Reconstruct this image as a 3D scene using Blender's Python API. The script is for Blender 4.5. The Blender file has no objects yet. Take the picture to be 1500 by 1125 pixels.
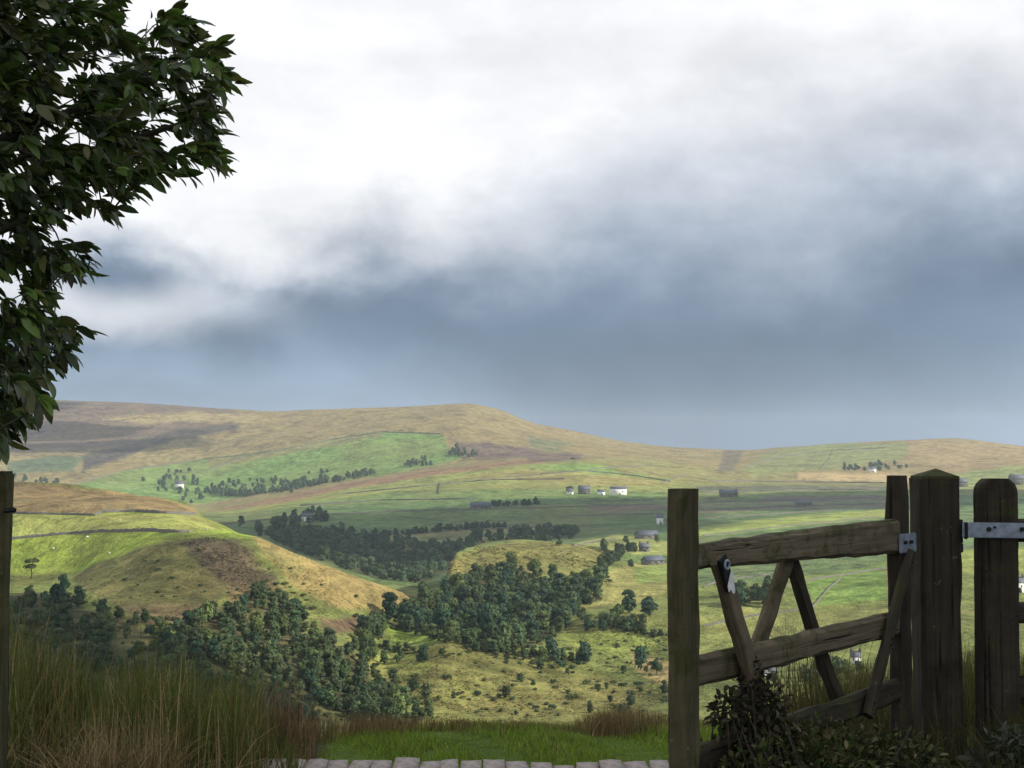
import bpy, bmesh, math, random
import numpy as np
from mathutils import Vector, Matrix

random.seed(11)
rng = np.random.default_rng(11)
SC = bpy.context.scene
COL = SC.collection
R = math.radians

# ------------------------------------------------------------------ camera
W_PX, H_PX, F_PX, HORIZON, EYE = 1500.0, 1125.0, 2060.0, 660.0, 1.45
PITCH = math.atan((HORIZON - H_PX / 2) / F_PX)
cam_data = bpy.data.cameras.new('camera')
cam_data.sensor_width = 36.0
cam_data.lens = 36.0 * F_PX / W_PX
cam_data.clip_start = 0.05
cam_data.clip_end = 30000
cam = bpy.data.objects.new('camera', cam_data)
cam.location = (0, 0, EYE)
cam.rotation_euler = (math.pi / 2 + PITCH, 0, 0)
COL.objects.link(cam)
SC.camera = cam

# ------------------------------------------------------------------ sun, sky, exposure
SUN_DIR = Vector((0.86, -0.16, 0.52)).normalized()      # towards the sun
sun_data = bpy.data.lights.new('sun', 'SUN')
sun_data.energy = 5.0
sun_data.angle = R(0.6)
sun_data.color = (1.0, 0.93, 0.80)
sun = bpy.data.objects.new('sun', sun_data)
sun.rotation_euler = SUN_DIR.to_track_quat('Z', 'Y').to_euler()
sun.location = (20, -10, 30)
COL.objects.link(sun)

SC.view_settings.view_transform = 'Standard'
SC.view_settings.look = 'None'
SC.view_settings.gamma = 1
SC.view_settings.use_curve_mapping = False
SC.view_settings.exposure = 0.33
SC.render.engine = 'CYCLES'
SC.cycles.use_denoising = True
SC.cycles.max_bounces = 6
SC.cycles.volume_bounces = 1
SC.cycles.transparent_max_bounces = 8


class NT:
    """small helper to write node trees"""
    def __init__(self, tree):
        self.t = tree
        tree.nodes.clear()

    def n(self, typ, **kw):
        nd = self.t.nodes.new(typ)
        for k, v in kw.items():
            setattr(nd, k, v)
        return nd

    def link(self, a, b):
        self.t.links.new(a, b)

    def val(self, sock, v):
        if isinstance(v, bpy.types.NodeSocket):
            self.link(v, sock)
        else:
            sock.default_value = v

    def math(self, op, a, b=0.0, c=0.0, clamp=False):
        nd = self.n('ShaderNodeMath', operation=op, use_clamp=clamp)
        self.val(nd.inputs[0], a); self.val(nd.inputs[1], b); self.val(nd.inputs[2], c)
        return nd.outputs[0]

    def mix(self, fac, a, b, mode='MIX'):
        nd = self.n('ShaderNodeMix', data_type='RGBA', blend_type=mode)
        self.val(nd.inputs[0], fac)
        for s, v in ((nd.inputs[6], a), (nd.inputs[7], b)):
            if isinstance(v, tuple) and len(v) == 3:
                v = (*v, 1.0)
            self.val(s, v)
        return nd.outputs[2]

    def ramp(self, fac, stops, interp='LINEAR'):
        nd = self.n('ShaderNodeValToRGB')
        cr = nd.color_ramp
        cr.interpolation = interp
        while len(cr.elements) < len(stops):
            cr.elements.new(0.5)
        for e, (p, c) in zip(cr.elements, stops):
            e.position = p
            e.color = (*c, 1.0) if len(c) == 3 else c
        self.val(nd.inputs[0], fac)
        return nd.outputs[0]

    def noise(self, vec, scale, detail=4.0, rough=0.55, dist=0.0):
        nd = self.n('ShaderNodeTexNoise')
        if vec is not None:
            self.link(vec, nd.inputs['Vector'])
        nd.inputs['Scale'].default_value = scale
        nd.inputs['Detail'].default_value = detail
        nd.inputs['Roughness'].default_value = rough
        nd.inputs['Distortion'].default_value = dist
        return nd.outputs['Fac']

    def mapr(self, v, a, b, c=0.0, d=1.0, smooth=True):
        nd = self.n('ShaderNodeMapRange', interpolation_type='SMOOTHSTEP' if smooth else 'LINEAR')
        self.val(nd.inputs[0], v)
        for i, q in enumerate((a, b, c, d)):
            self.val(nd.inputs[1 + i], q)
        return nd.outputs[0]

    def scale(self, vec, s):
        nd = self.n('ShaderNodeMapping')
        self.link(vec, nd.inputs['Vector'])
        nd.inputs['Scale'].default_value = s
        return nd.outputs[0]


world = bpy.data.worlds.new('World')
SC.world = world
world.use_nodes = True
w = NT(world.node_tree)
tc = w.n('ShaderNodeTexCoord')
sky = w.n('ShaderNodeTexSky', sky_type='NISHITA')
sky.sun_disc = False
sky.sun_elevation = math.asin(SUN_DIR.z)
sky.sun_rotation = math.atan2(SUN_DIR.x, SUN_DIR.y)
D = tc.outputs['Generated']
sep = w.n('ShaderNodeSeparateXYZ'); w.link(D, sep.inputs[0])
dx, dz = sep.outputs[0], sep.outputs[2]
n_big = w.noise(w.scale(D, (1.0, 1.0, 1.7)), 3.4, 5.0, 0.5, 0.35)
n_mid = w.noise(w.scale(D, (1.0, 1.0, 1.35)), 8.0, 7.0, 0.5, 0.2)
n_fin = w.noise(w.scale(D, (1.0, 1.0, 1.5)), 24.0, 6.0, 0.58, 0.2)
n_str = w.noise(w.scale(D, (1.0, 1.0, 3.2)), 4.0, 5.0, 0.5, 0.3)
ax = w.math('MAXIMUM', dx, 0.0)
base = w.math('ADD', w.math('MULTIPLY', w.math('MULTIPLY', ax, ax), 0.44), 0.112)
hh = w.math('SUBTRACT', dz, base)
wob = w.math('ADD', w.math('MULTIPLY', w.math('SUBTRACT', n_big, 0.5), 0.085),
             w.math('MULTIPLY', w.math('SUBTRACT', n_mid, 0.5), 0.105))
wob = w.math('ADD', wob, w.math('MULTIPLY', w.math('SUBTRACT', n_fin, 0.5), 0.030))
hh = w.math('ADD', hh, wob)
gx = w.math('DIVIDE', w.math('SUBTRACT', dx, 0.17), 0.19)
width = w.math('ADD', 0.028, w.math('MULTIPLY', w.math('POWER', 2.718, w.math('MULTIPLY', w.math('MULTIPLY', gx, gx), -1.0)), 0.085))
t = w.math('DIVIDE', hh, width)
t01 = w.mapr(t, -2.0, 1.6, 0.0, 1.0, smooth=False)
cloud_col = w.ramp(t01, [(0.0, (0.255, 0.335, 0.45)), (0.20, (0.19, 0.258, 0.355)), (0.42, (0.112, 0.158, 0.232)), (0.56, (0.21, 0.27, 0.36)),
                         (0.70, (0.46, 0.50, 0.57)), (0.84, (0.66, 0.68, 0.72)), (1.0, (0.88, 0.88, 0.89))], 'B_SPLINE')
# a pale break low in the bank, towards the west
low = w.math('MULTIPLY', w.mapr(w.math('ABSOLUTE', w.math('SUBTRACT', dz, w.math('ADD', 0.100, w.math('MULTIPLY', w.math('SUBTRACT', n_mid, 0.5), 0.06)))), 0.0, 0.030, 1.0, 0.0),
             w.mapr(dx, -0.28, -0.12, 1.0, 0.0))
cloud_col = w.mix(w.math('MULTIPLY', low, 0.75), cloud_col, (0.78, 0.79, 0.83))
mott = w.math('MULTIPLY', w.mapr(n_str, 0.3, 0.7, 0.90, 1.10), w.mapr(n_fin, 0.3, 0.7, 0.965, 1.035))
mm = w.n('ShaderNodeVectorMath', operation='SCALE'); w.link(cloud_col, mm.inputs[0]); w.link(mott, mm.inputs['Scale'])
cloud_col = mm.outputs[0]
# overhead the cover is broken and greyer
over = w.mapr(dz, 0.34, 0.75, 0.0, 1.0)
cloud_col = w.mix(over, cloud_col, w.ramp(n_big, [(0.3, (0.30, 0.34, 0.41)), (0.65, (0.72, 0.74, 0.78))]))
bg_c = w.n('ShaderNodeBackground'); w.link(cloud_col, bg_c.inputs[0]); bg_c.inputs[1].default_value = 1.0
bg_s = w.n('ShaderNodeBackground'); w.link(sky.outputs[0], bg_s.inputs[0]); bg_s.inputs[1].default_value = 0.08
mx = w.n('ShaderNodeMixShader'); mx.inputs[0].default_value = 0.93
w.link(bg_s.outputs[0], mx.inputs[1]); w.link(bg_c.outputs[0], mx.inputs[2])
wo = w.n('ShaderNodeOutputWorld'); w.link(mx.outputs[0], wo.inputs[0])


# ------------------------------------------------------------------ helpers
def tag(o, label=None, cat=None, group=None, kind=None):
    if label: o['label'] = label
    if cat: o['category'] = cat
    if group: o['group'] = group
    if kind: o['kind'] = kind
    return o


def empty(name, loc=(0, 0, 0), rz=0.0, s=1.0):
    o = bpy.data.objects.new(name, None)
    o.empty_display_size = 0.2
    o.location = loc
    o.rotation_euler = (0, 0, rz)
    o.scale = (s, s, s) if not isinstance(s, tuple) else s
    COL.objects.link(o)
    return o


def np_mesh(name, V, F, mat=None, col=None, smooth=False):
    """V (n,3), F (m,4) or (m,3) index arrays, or a list of such arrays"""
    me = bpy.data.meshes.new(name)
    V = np.asarray(V, dtype=np.float32)
    Fs = F if isinstance(F, list) else [F]
    Fs = [np.asarray(f, dtype=np.int32) for f in Fs if len(f)]
    me.vertices.add(len(V)); me.vertices.foreach_set('co', V.ravel())
    loops = np.concatenate([f.ravel() for f in Fs])
    sizes = np.concatenate([np.full(len(f), f.shape[1], np.int32) for f in Fs])
    starts = np.concatenate([[0], np.cumsum(sizes)[:-1]]).astype(np.int32)
    me.loops.add(len(loops)); me.loops.foreach_set('vertex_index', loops)
    me.polygons.add(len(sizes)); me.polygons.foreach_set('loop_start', starts)
    me.polygons.foreach_set('loop_total', sizes)
    if smooth:
        me.polygons.foreach_set('use_smooth', np.ones(len(sizes), bool))
    if col is not None:
        a = me.color_attributes.new('Col', 'FLOAT_COLOR', 'POINT')
        c = np.ones((len(V), 4), np.float32); c[:, :3] = col
        a.data.foreach_set('color', c.ravel())
    me.update(calc_edges=True)
    me.validate()
    if mat: me.materials.append(mat)
    return me


def obj(name, me, parent=None, loc=None, matrix=None):
    o = bpy.data.objects.new(name, me)
    COL.objects.link(o)
    if parent is not None:
        o.parent = parent
    if matrix is not None:
        o.matrix_basis = matrix
    elif loc is not None:
        o.location = loc
    return o


_perm = np.random.default_rng(5).random((256, 256)).astype(np.float64)
def vnoise(x, y):
    xi = np.floor(x).astype(int); yi = np.floor(y).astype(int)
    fx = x - xi; fy = y - yi
    fx = fx * fx * (3 - 2 * fx); fy = fy * fy * (3 - 2 * fy)
    a = _perm[xi & 255, yi & 255]; b = _perm[(xi + 1) & 255, yi & 255]
    c = _perm[xi & 255, (yi + 1) & 255]; d = _perm[(xi + 1) & 255, (yi + 1) & 255]
    return (a * (1 - fx) + b * fx) * (1 - fy) + (c * (1 - fx) + d * fx) * fy
def fbm(x, y, scale, octs=4, seed=0):
    out = 0; amp = 0.5; tot = 0
    for i in range(octs):
        out = out + amp * (vnoise(x / scale + 17.3 * i + seed, y / scale - 9.1 * i + seed * 1.7) - 0.5)
        tot += amp; amp *= 0.5; scale *= 0.5
    return out / tot * 2


def at(px, py, Y):
    """world point seen at photo pixel (px, py), Y metres in front of the eye"""
    s = math.tan(PITCH + math.atan((H_PX / 2 - py) / F_PX))
    return Vector(((px - W_PX / 2) / F_PX * Y * (math.cos(PITCH) + s * math.sin(PITCH)), Y, EYE + s * Y))


def project(X, Y, Z):
    zc = Y * math.cos(PITCH) + (Z - EYE) * math.sin(PITCH)
    yc = -Y * math.sin(PITCH) + (Z - EYE) * math.cos(PITCH)
    zc = np.where(np.abs(zc) < 1e-3, 1e-3, zc)
    return W_PX / 2 + F_PX * X / zc, H_PX / 2 - F_PX * yc / zc


def y2slope(y):
    return np.tan(PITCH + np.arctan((H_PX / 2 - np.asarray(y, float)) / F_PX))


# ------------------------------------------------------------------ terrain: a height field in bearing and distance
# each layer is (distance table, level table, 'y' or 'z'): contour levels of the land along every bearing
def tab(x, pts):
    p = np.array(pts, float)
    return np.interp(x, p[:, 0], p[:, 1])

LAYERS = [
    ([(0, 0.0)], [(0, 0.0)], 'z'),
    ([(0, 2.5)], [(0, 0.0), (1000, 0.0), (1300, 0.12), (1500, 0.15)], 'z'),
    ([(0, 4.6)], [(0, 0.0), (850, 0.0), (1050, 0.10), (1370, 0.26), (1600, 0.28)], 'z'),
    ([(0, 6.3)], [(0, 0.0), (950, -0.01), (1100, 0.10), (1370, 0.28), (1600, 0.30)], 'z'),
    ([(0, 7.6)], [(0, -0.05), (480, -0.11), (700, -0.055), (950, -0.06), (1100, 0.02), (1370, 0.22), (1600, 0.25)], 'z'),
    ([(0, 12)], [(0, -1.5), (1100, -1.5), (1400, -1.1), (1600, -1.1)], 'z'),
    ([(0, 30)], [(0, -7.5)], 'z'),
    ([(0, 120)], [(0, -37)], 'z'),
    ([(0, 430)], [(0, -104)], 'z'),
    # valley floor and scrub slope
    ([(0, 480), (400, 500), (700, 520), (1500, 520)], [(0, 1055), (500, 1055), (800, 1058), (1000, 1050), (1500, 1030)], 'y'),
    ([(0, 540), (300, 560), (480, 600), (700, 660), (1000, 650), (1500, 640)],
     [(-300, 960), (100, 945), (300, 945), (480, 960), (560, 985), (650, 946), (760, 955), (850, 975), (960, 985), (1100, 960), (1500, 940)], 'y'),
    ([(0, 640), (300, 650), (480, 670), (640, 740), (1000, 760), (1500, 780)],
     [(-300, 900), (0, 890), (200, 888), (330, 893), (430, 905), (520, 908), (640, 915), (760, 925), (860, 905), (960, 890), (1100, 890), (1500, 870)], 'y'),
    # brow of the left spur / upper wood
    ([(0, 780), (300, 760), (450, 745), (620, 745), (680, 840), (1000, 880), (1500, 900)],
     [(-300, 842), (0, 842), (110, 838), (160, 815), (210, 798), (260, 788), (300, 786), (340, 786), (385, 789), (450, 817), (530, 847), (600, 868), (640, 884), (700, 868), (800, 860), (900, 856), (1000, 852), (1500, 830)], 'y'),
    ([(0, 900), (300, 850), (450, 790), (620, 790), (700, 1040), (1000, 1050), (1500, 1080)],
     [(-300, 752), (0, 752), (150, 751), (250, 756), (330, 773), (385, 793), (450, 828), (530, 862), (640, 905), (660, 820), (700, 802), (760, 796), (850, 798), (900, 811), (960, 826), (1050, 822), (1500, 800)], 'y'),
    ([(0, 1080), (300, 1000), (450, 950), (640, 950), (700, 1150), (1500, 1200)],
     [(-300, 705), (0, 709), (100, 713), (200, 724), (250, 734), (285, 747), (330, 790), (400, 815), (500, 860), (640, 880), (700, 815), (800, 806), (900, 808), (1000, 806), (1500, 790)], 'y'),
    # shaded vale behind the spur
    ([(0, 1250), (1500, 1320)],
     [(-300, 790), (200, 800), (320, 810), (420, 806), (500, 822), (560, 838), (620, 842), (660, 830), (720, 800), (850, 793), (1000, 786), (1500, 778)], 'y'),
    ([(0, 1550), (1500, 1560)],
     [(-300, 770), (300, 775), (400, 778), (520, 783), (620, 790), (700, 785), (850, 777), (1000, 768), (1500, 755)], 'y'),
    ([(0, 1950), (1500, 1950)],
     [(-300, 745), (250, 755), (350, 756), (450, 744), (600, 737), (800, 731), (1000, 730), (1500, 725)], 'y'),
    # sunlit shelf
    ([(0, 2500), (1500, 2500)],
     [(-300, 715), (100, 728), (250, 744), (310, 744), (500, 711), (640, 690), (720, 681), (850, 675), (1000, 690), (1100, 702), (1300, 703), (1500, 692)], 'y'),
    ([(0, 2700), (1500, 2700)],
     [(-300, 700), (100, 716), (250, 734), (310, 735), (420, 718), (560, 697), (680, 678), (800, 672), (900, 674), (1000, 683), (1100, 693), (1300, 695), (1500, 684)], 'y'),
    # flank and skyline of the far fell
    ([(0, 3300), (1500, 3150)],
     [(-300, 650), (0, 652), (150, 655), (300, 652), (420, 642), (560, 626), (680, 620), (760, 638), (850, 654), (950, 668), (1060, 680), (1200, 676), (1350, 668), (1500, 671)], 'y'),
    ([(0, 4100), (700, 4000), (1500, 3700)],
     [(-700, 604), (-300, 598), (0, 590), (80, 586), (200, 590), (330, 599), (400, 602), (480, 600), (560, 599), (640, 594), (690, 591.5), (730, 600), (780, 620), (850, 636),
      (900, 645), (960, 653), (1060, 661.5), (1120, 659), (1200, 652), (1300, 647), (1400, 643), (1450, 648), (1500, 655), (1700, 652), (2200, 640)], 'y'),
    ([(0, 5000), (1500, 4700)], [(-700, 640), (700, 640), (1500, 690)], 'y'),
    ([(0, 7200)], [(0, 720)], 'y'),
]


def smooth_tab(x, pts, k=9.0):
    offs = np.linspace(-k, k, 5)
    return sum(tab(x + o, pts) for o in offs) / 5


def pchip(xk, yk, x):
    h = np.diff(xk); dl = np.diff(yk) / h
    m = np.zeros_like(yk)
    w1 = 2 * h[1:] + h[:-1]; w2 = h[1:] + 2 * h[:-1]
    ok = dl[:-1] * dl[1:] > 0
    with np.errstate(divide='ignore', invalid='ignore'):
        hm = (w1 + w2) / (w1 / dl[:-1] + w2 / dl[1:])
    m[1:-1] = np.where(ok, hm, 0)
    m[0] = dl[0]; m[-1] = dl[-1]
    i = np.clip(np.searchsorted(xk, x) - 1, 0, len(h) - 1)
    tt = (x - xk[i]) / h[i]
    return ((1 + 2 * tt) * (1 - tt) ** 2 * yk[i] + tt * (1 - tt) ** 2 * h[i] * m[i]
            + tt * tt * (3 - 2 * tt) * yk[i + 1] + tt * tt * (tt - 1) * h[i] * m[i + 1])


th_dense = np.radians(np.linspace(-24.5, 24.5, 760))
th_side = np.radians(np.concatenate([np.linspace(26, 60, 18), np.linspace(65, 180, 22)]))
TH = np.concatenate([-th_side[::-1], th_dense, th_side])
DD = np.concatenate([np.linspace(0.4, 12, 62), np.geomspace(12.4, 430, 46)[:-1], np.linspace(430, 1120, 170)[:-1],
                     np.linspace(1120, 2750, 140)[:-1], np.linspace(2750, 4300, 110)[:-1], np.linspace(4300, 7000, 14)])
ZG = np.zeros((len(TH), len(DD)))
for i, th in enumerate(TH):
    thc = max(-R(34), min(R(34), th))
    x = W_PX / 2 + F_PX * math.tan(thc)
    xk = []; zk = []
    for dt, lt, mode in LAYERS:
        dY = tab(x, dt); v = smooth_tab(x, lt)
        z = v if mode == 'z' else EYE + dY * y2slope(v)
        xk.append(dY / math.cos(thc) if dY > 20 else dY); zk.append(float(z))
    ZG[i] = pchip(np.array(xk), np.array(zk), DD)
TT, RR = np.meshgrid(TH, DD, indexing='ij')
XG, YG = RR * np.sin(TT), RR * np.cos(TT)
amp = np.interp(RR, [0, 9, 30, 430, 1000, 2000, 3600, 4000, 4400], [0.03, 0.04, 0.3, 4.5, 5.5, 4.5, 9.0, 6.0, 4.0])
wl = np.interp(RR, [0, 9, 30, 430, 1100], [1.2, 1.5, 8, 70, 110])
fold = np.where(RR < 1100, fbm(XG, YG, 1.3, 3) * (RR < 12) + fbm(XG, YG, 75, 4) * np.clip((RR - 60) / 300, 0, 1), fbm(XG, YG, 190, 4, 3))
ZG += amp * fold
back = np.clip((np.abs(TT) - R(45)) / R(35), 0, 1)
back = back * back * (3 - 2 * back)
flat = np.minimum(RR * 0.012, 30) + fbm(XG, YG, 300, 3, 8) * np.clip(RR / 100, 0, 1) * 5
ZG = ZG * (1 - back) + flat * back


def ground(x, y):
    th = math.atan2(x, y); d = math.hypot(x, y)
    i = min(max(np.searchsorted(TH, th) - 1, 0), len(TH) - 2)
    j = min(max(np.searchsorted(DD, d) - 1, 0), len(DD) - 2)
    a = min(max((th - TH[i]) / (TH[i + 1] - TH[i]), 0), 1); b = min(max((d - DD[j]) / (DD[j + 1] - DD[j]), 0), 1)
    return float((ZG[i, j] * (1 - a) + ZG[i + 1, j] * a) * (1 - b) + (ZG[i, j + 1] * (1 - a) + ZG[i + 1, j + 1] * a) * b)


def hit(px, py, dmin=0.0, dmax=1e9):
    """first ground point at least dmin away that the eye sees at this bearing and dip"""
    s = math.tan(PITCH + math.atan((H_PX / 2 - py) / F_PX))
    th = math.atan((px - W_PX / 2) / F_PX * (math.cos(PITCH) + s * math.sin(PITCH)))
    i = min(max(np.searchsorted(TH, th) - 1, 0), len(TH) - 2)
    a = (th - TH[i]) / (TH[i + 1] - TH[i])
    z = ZG[i] * (1 - a) + ZG[i + 1] * a
    above = (z - EYE) >= s * DD * math.cos(th)
    ok = np.nonzero(above & (DD >= dmin) & (DD <= dmax))[0]
    if len(ok) == 0:
        return None
    j = ok[0]
    if j > 0 and not above[j - 1]:
        f0 = (z[j - 1] - EYE) - s * DD[j - 1] * math.cos(th); f1 = (z[j] - EYE) - s * DD[j] * math.cos(th)
        d = DD[j - 1] + (DD[j] - DD[j - 1]) * (-f0) / (f1 - f0)
    else:
        d = DD[j]
    x, y = d * math.sin(th), d * math.cos(th)
    return Vector((x, y, ground(x, y)))


# level yards for the larger farms
for px, py, d0, d1, rad in [(942, 790, 1000, 1800, 42), (944, 806, 1000, 1560, 22), (955, 829, 780, 1300, 34), (890, 725, 1900, 2700, 60), (704, 745, 1500, 2400, 40)]:
    p = hit(px, py, d0, d1)
    if p is not None:
        wgt = np.exp(-(((XG - p.x) ** 2 + (YG - p.y - rad * .35) ** 2) / rad ** 2) ** 2)
        ZG = ZG * (1 - wgt) + p.z * wgt


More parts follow.
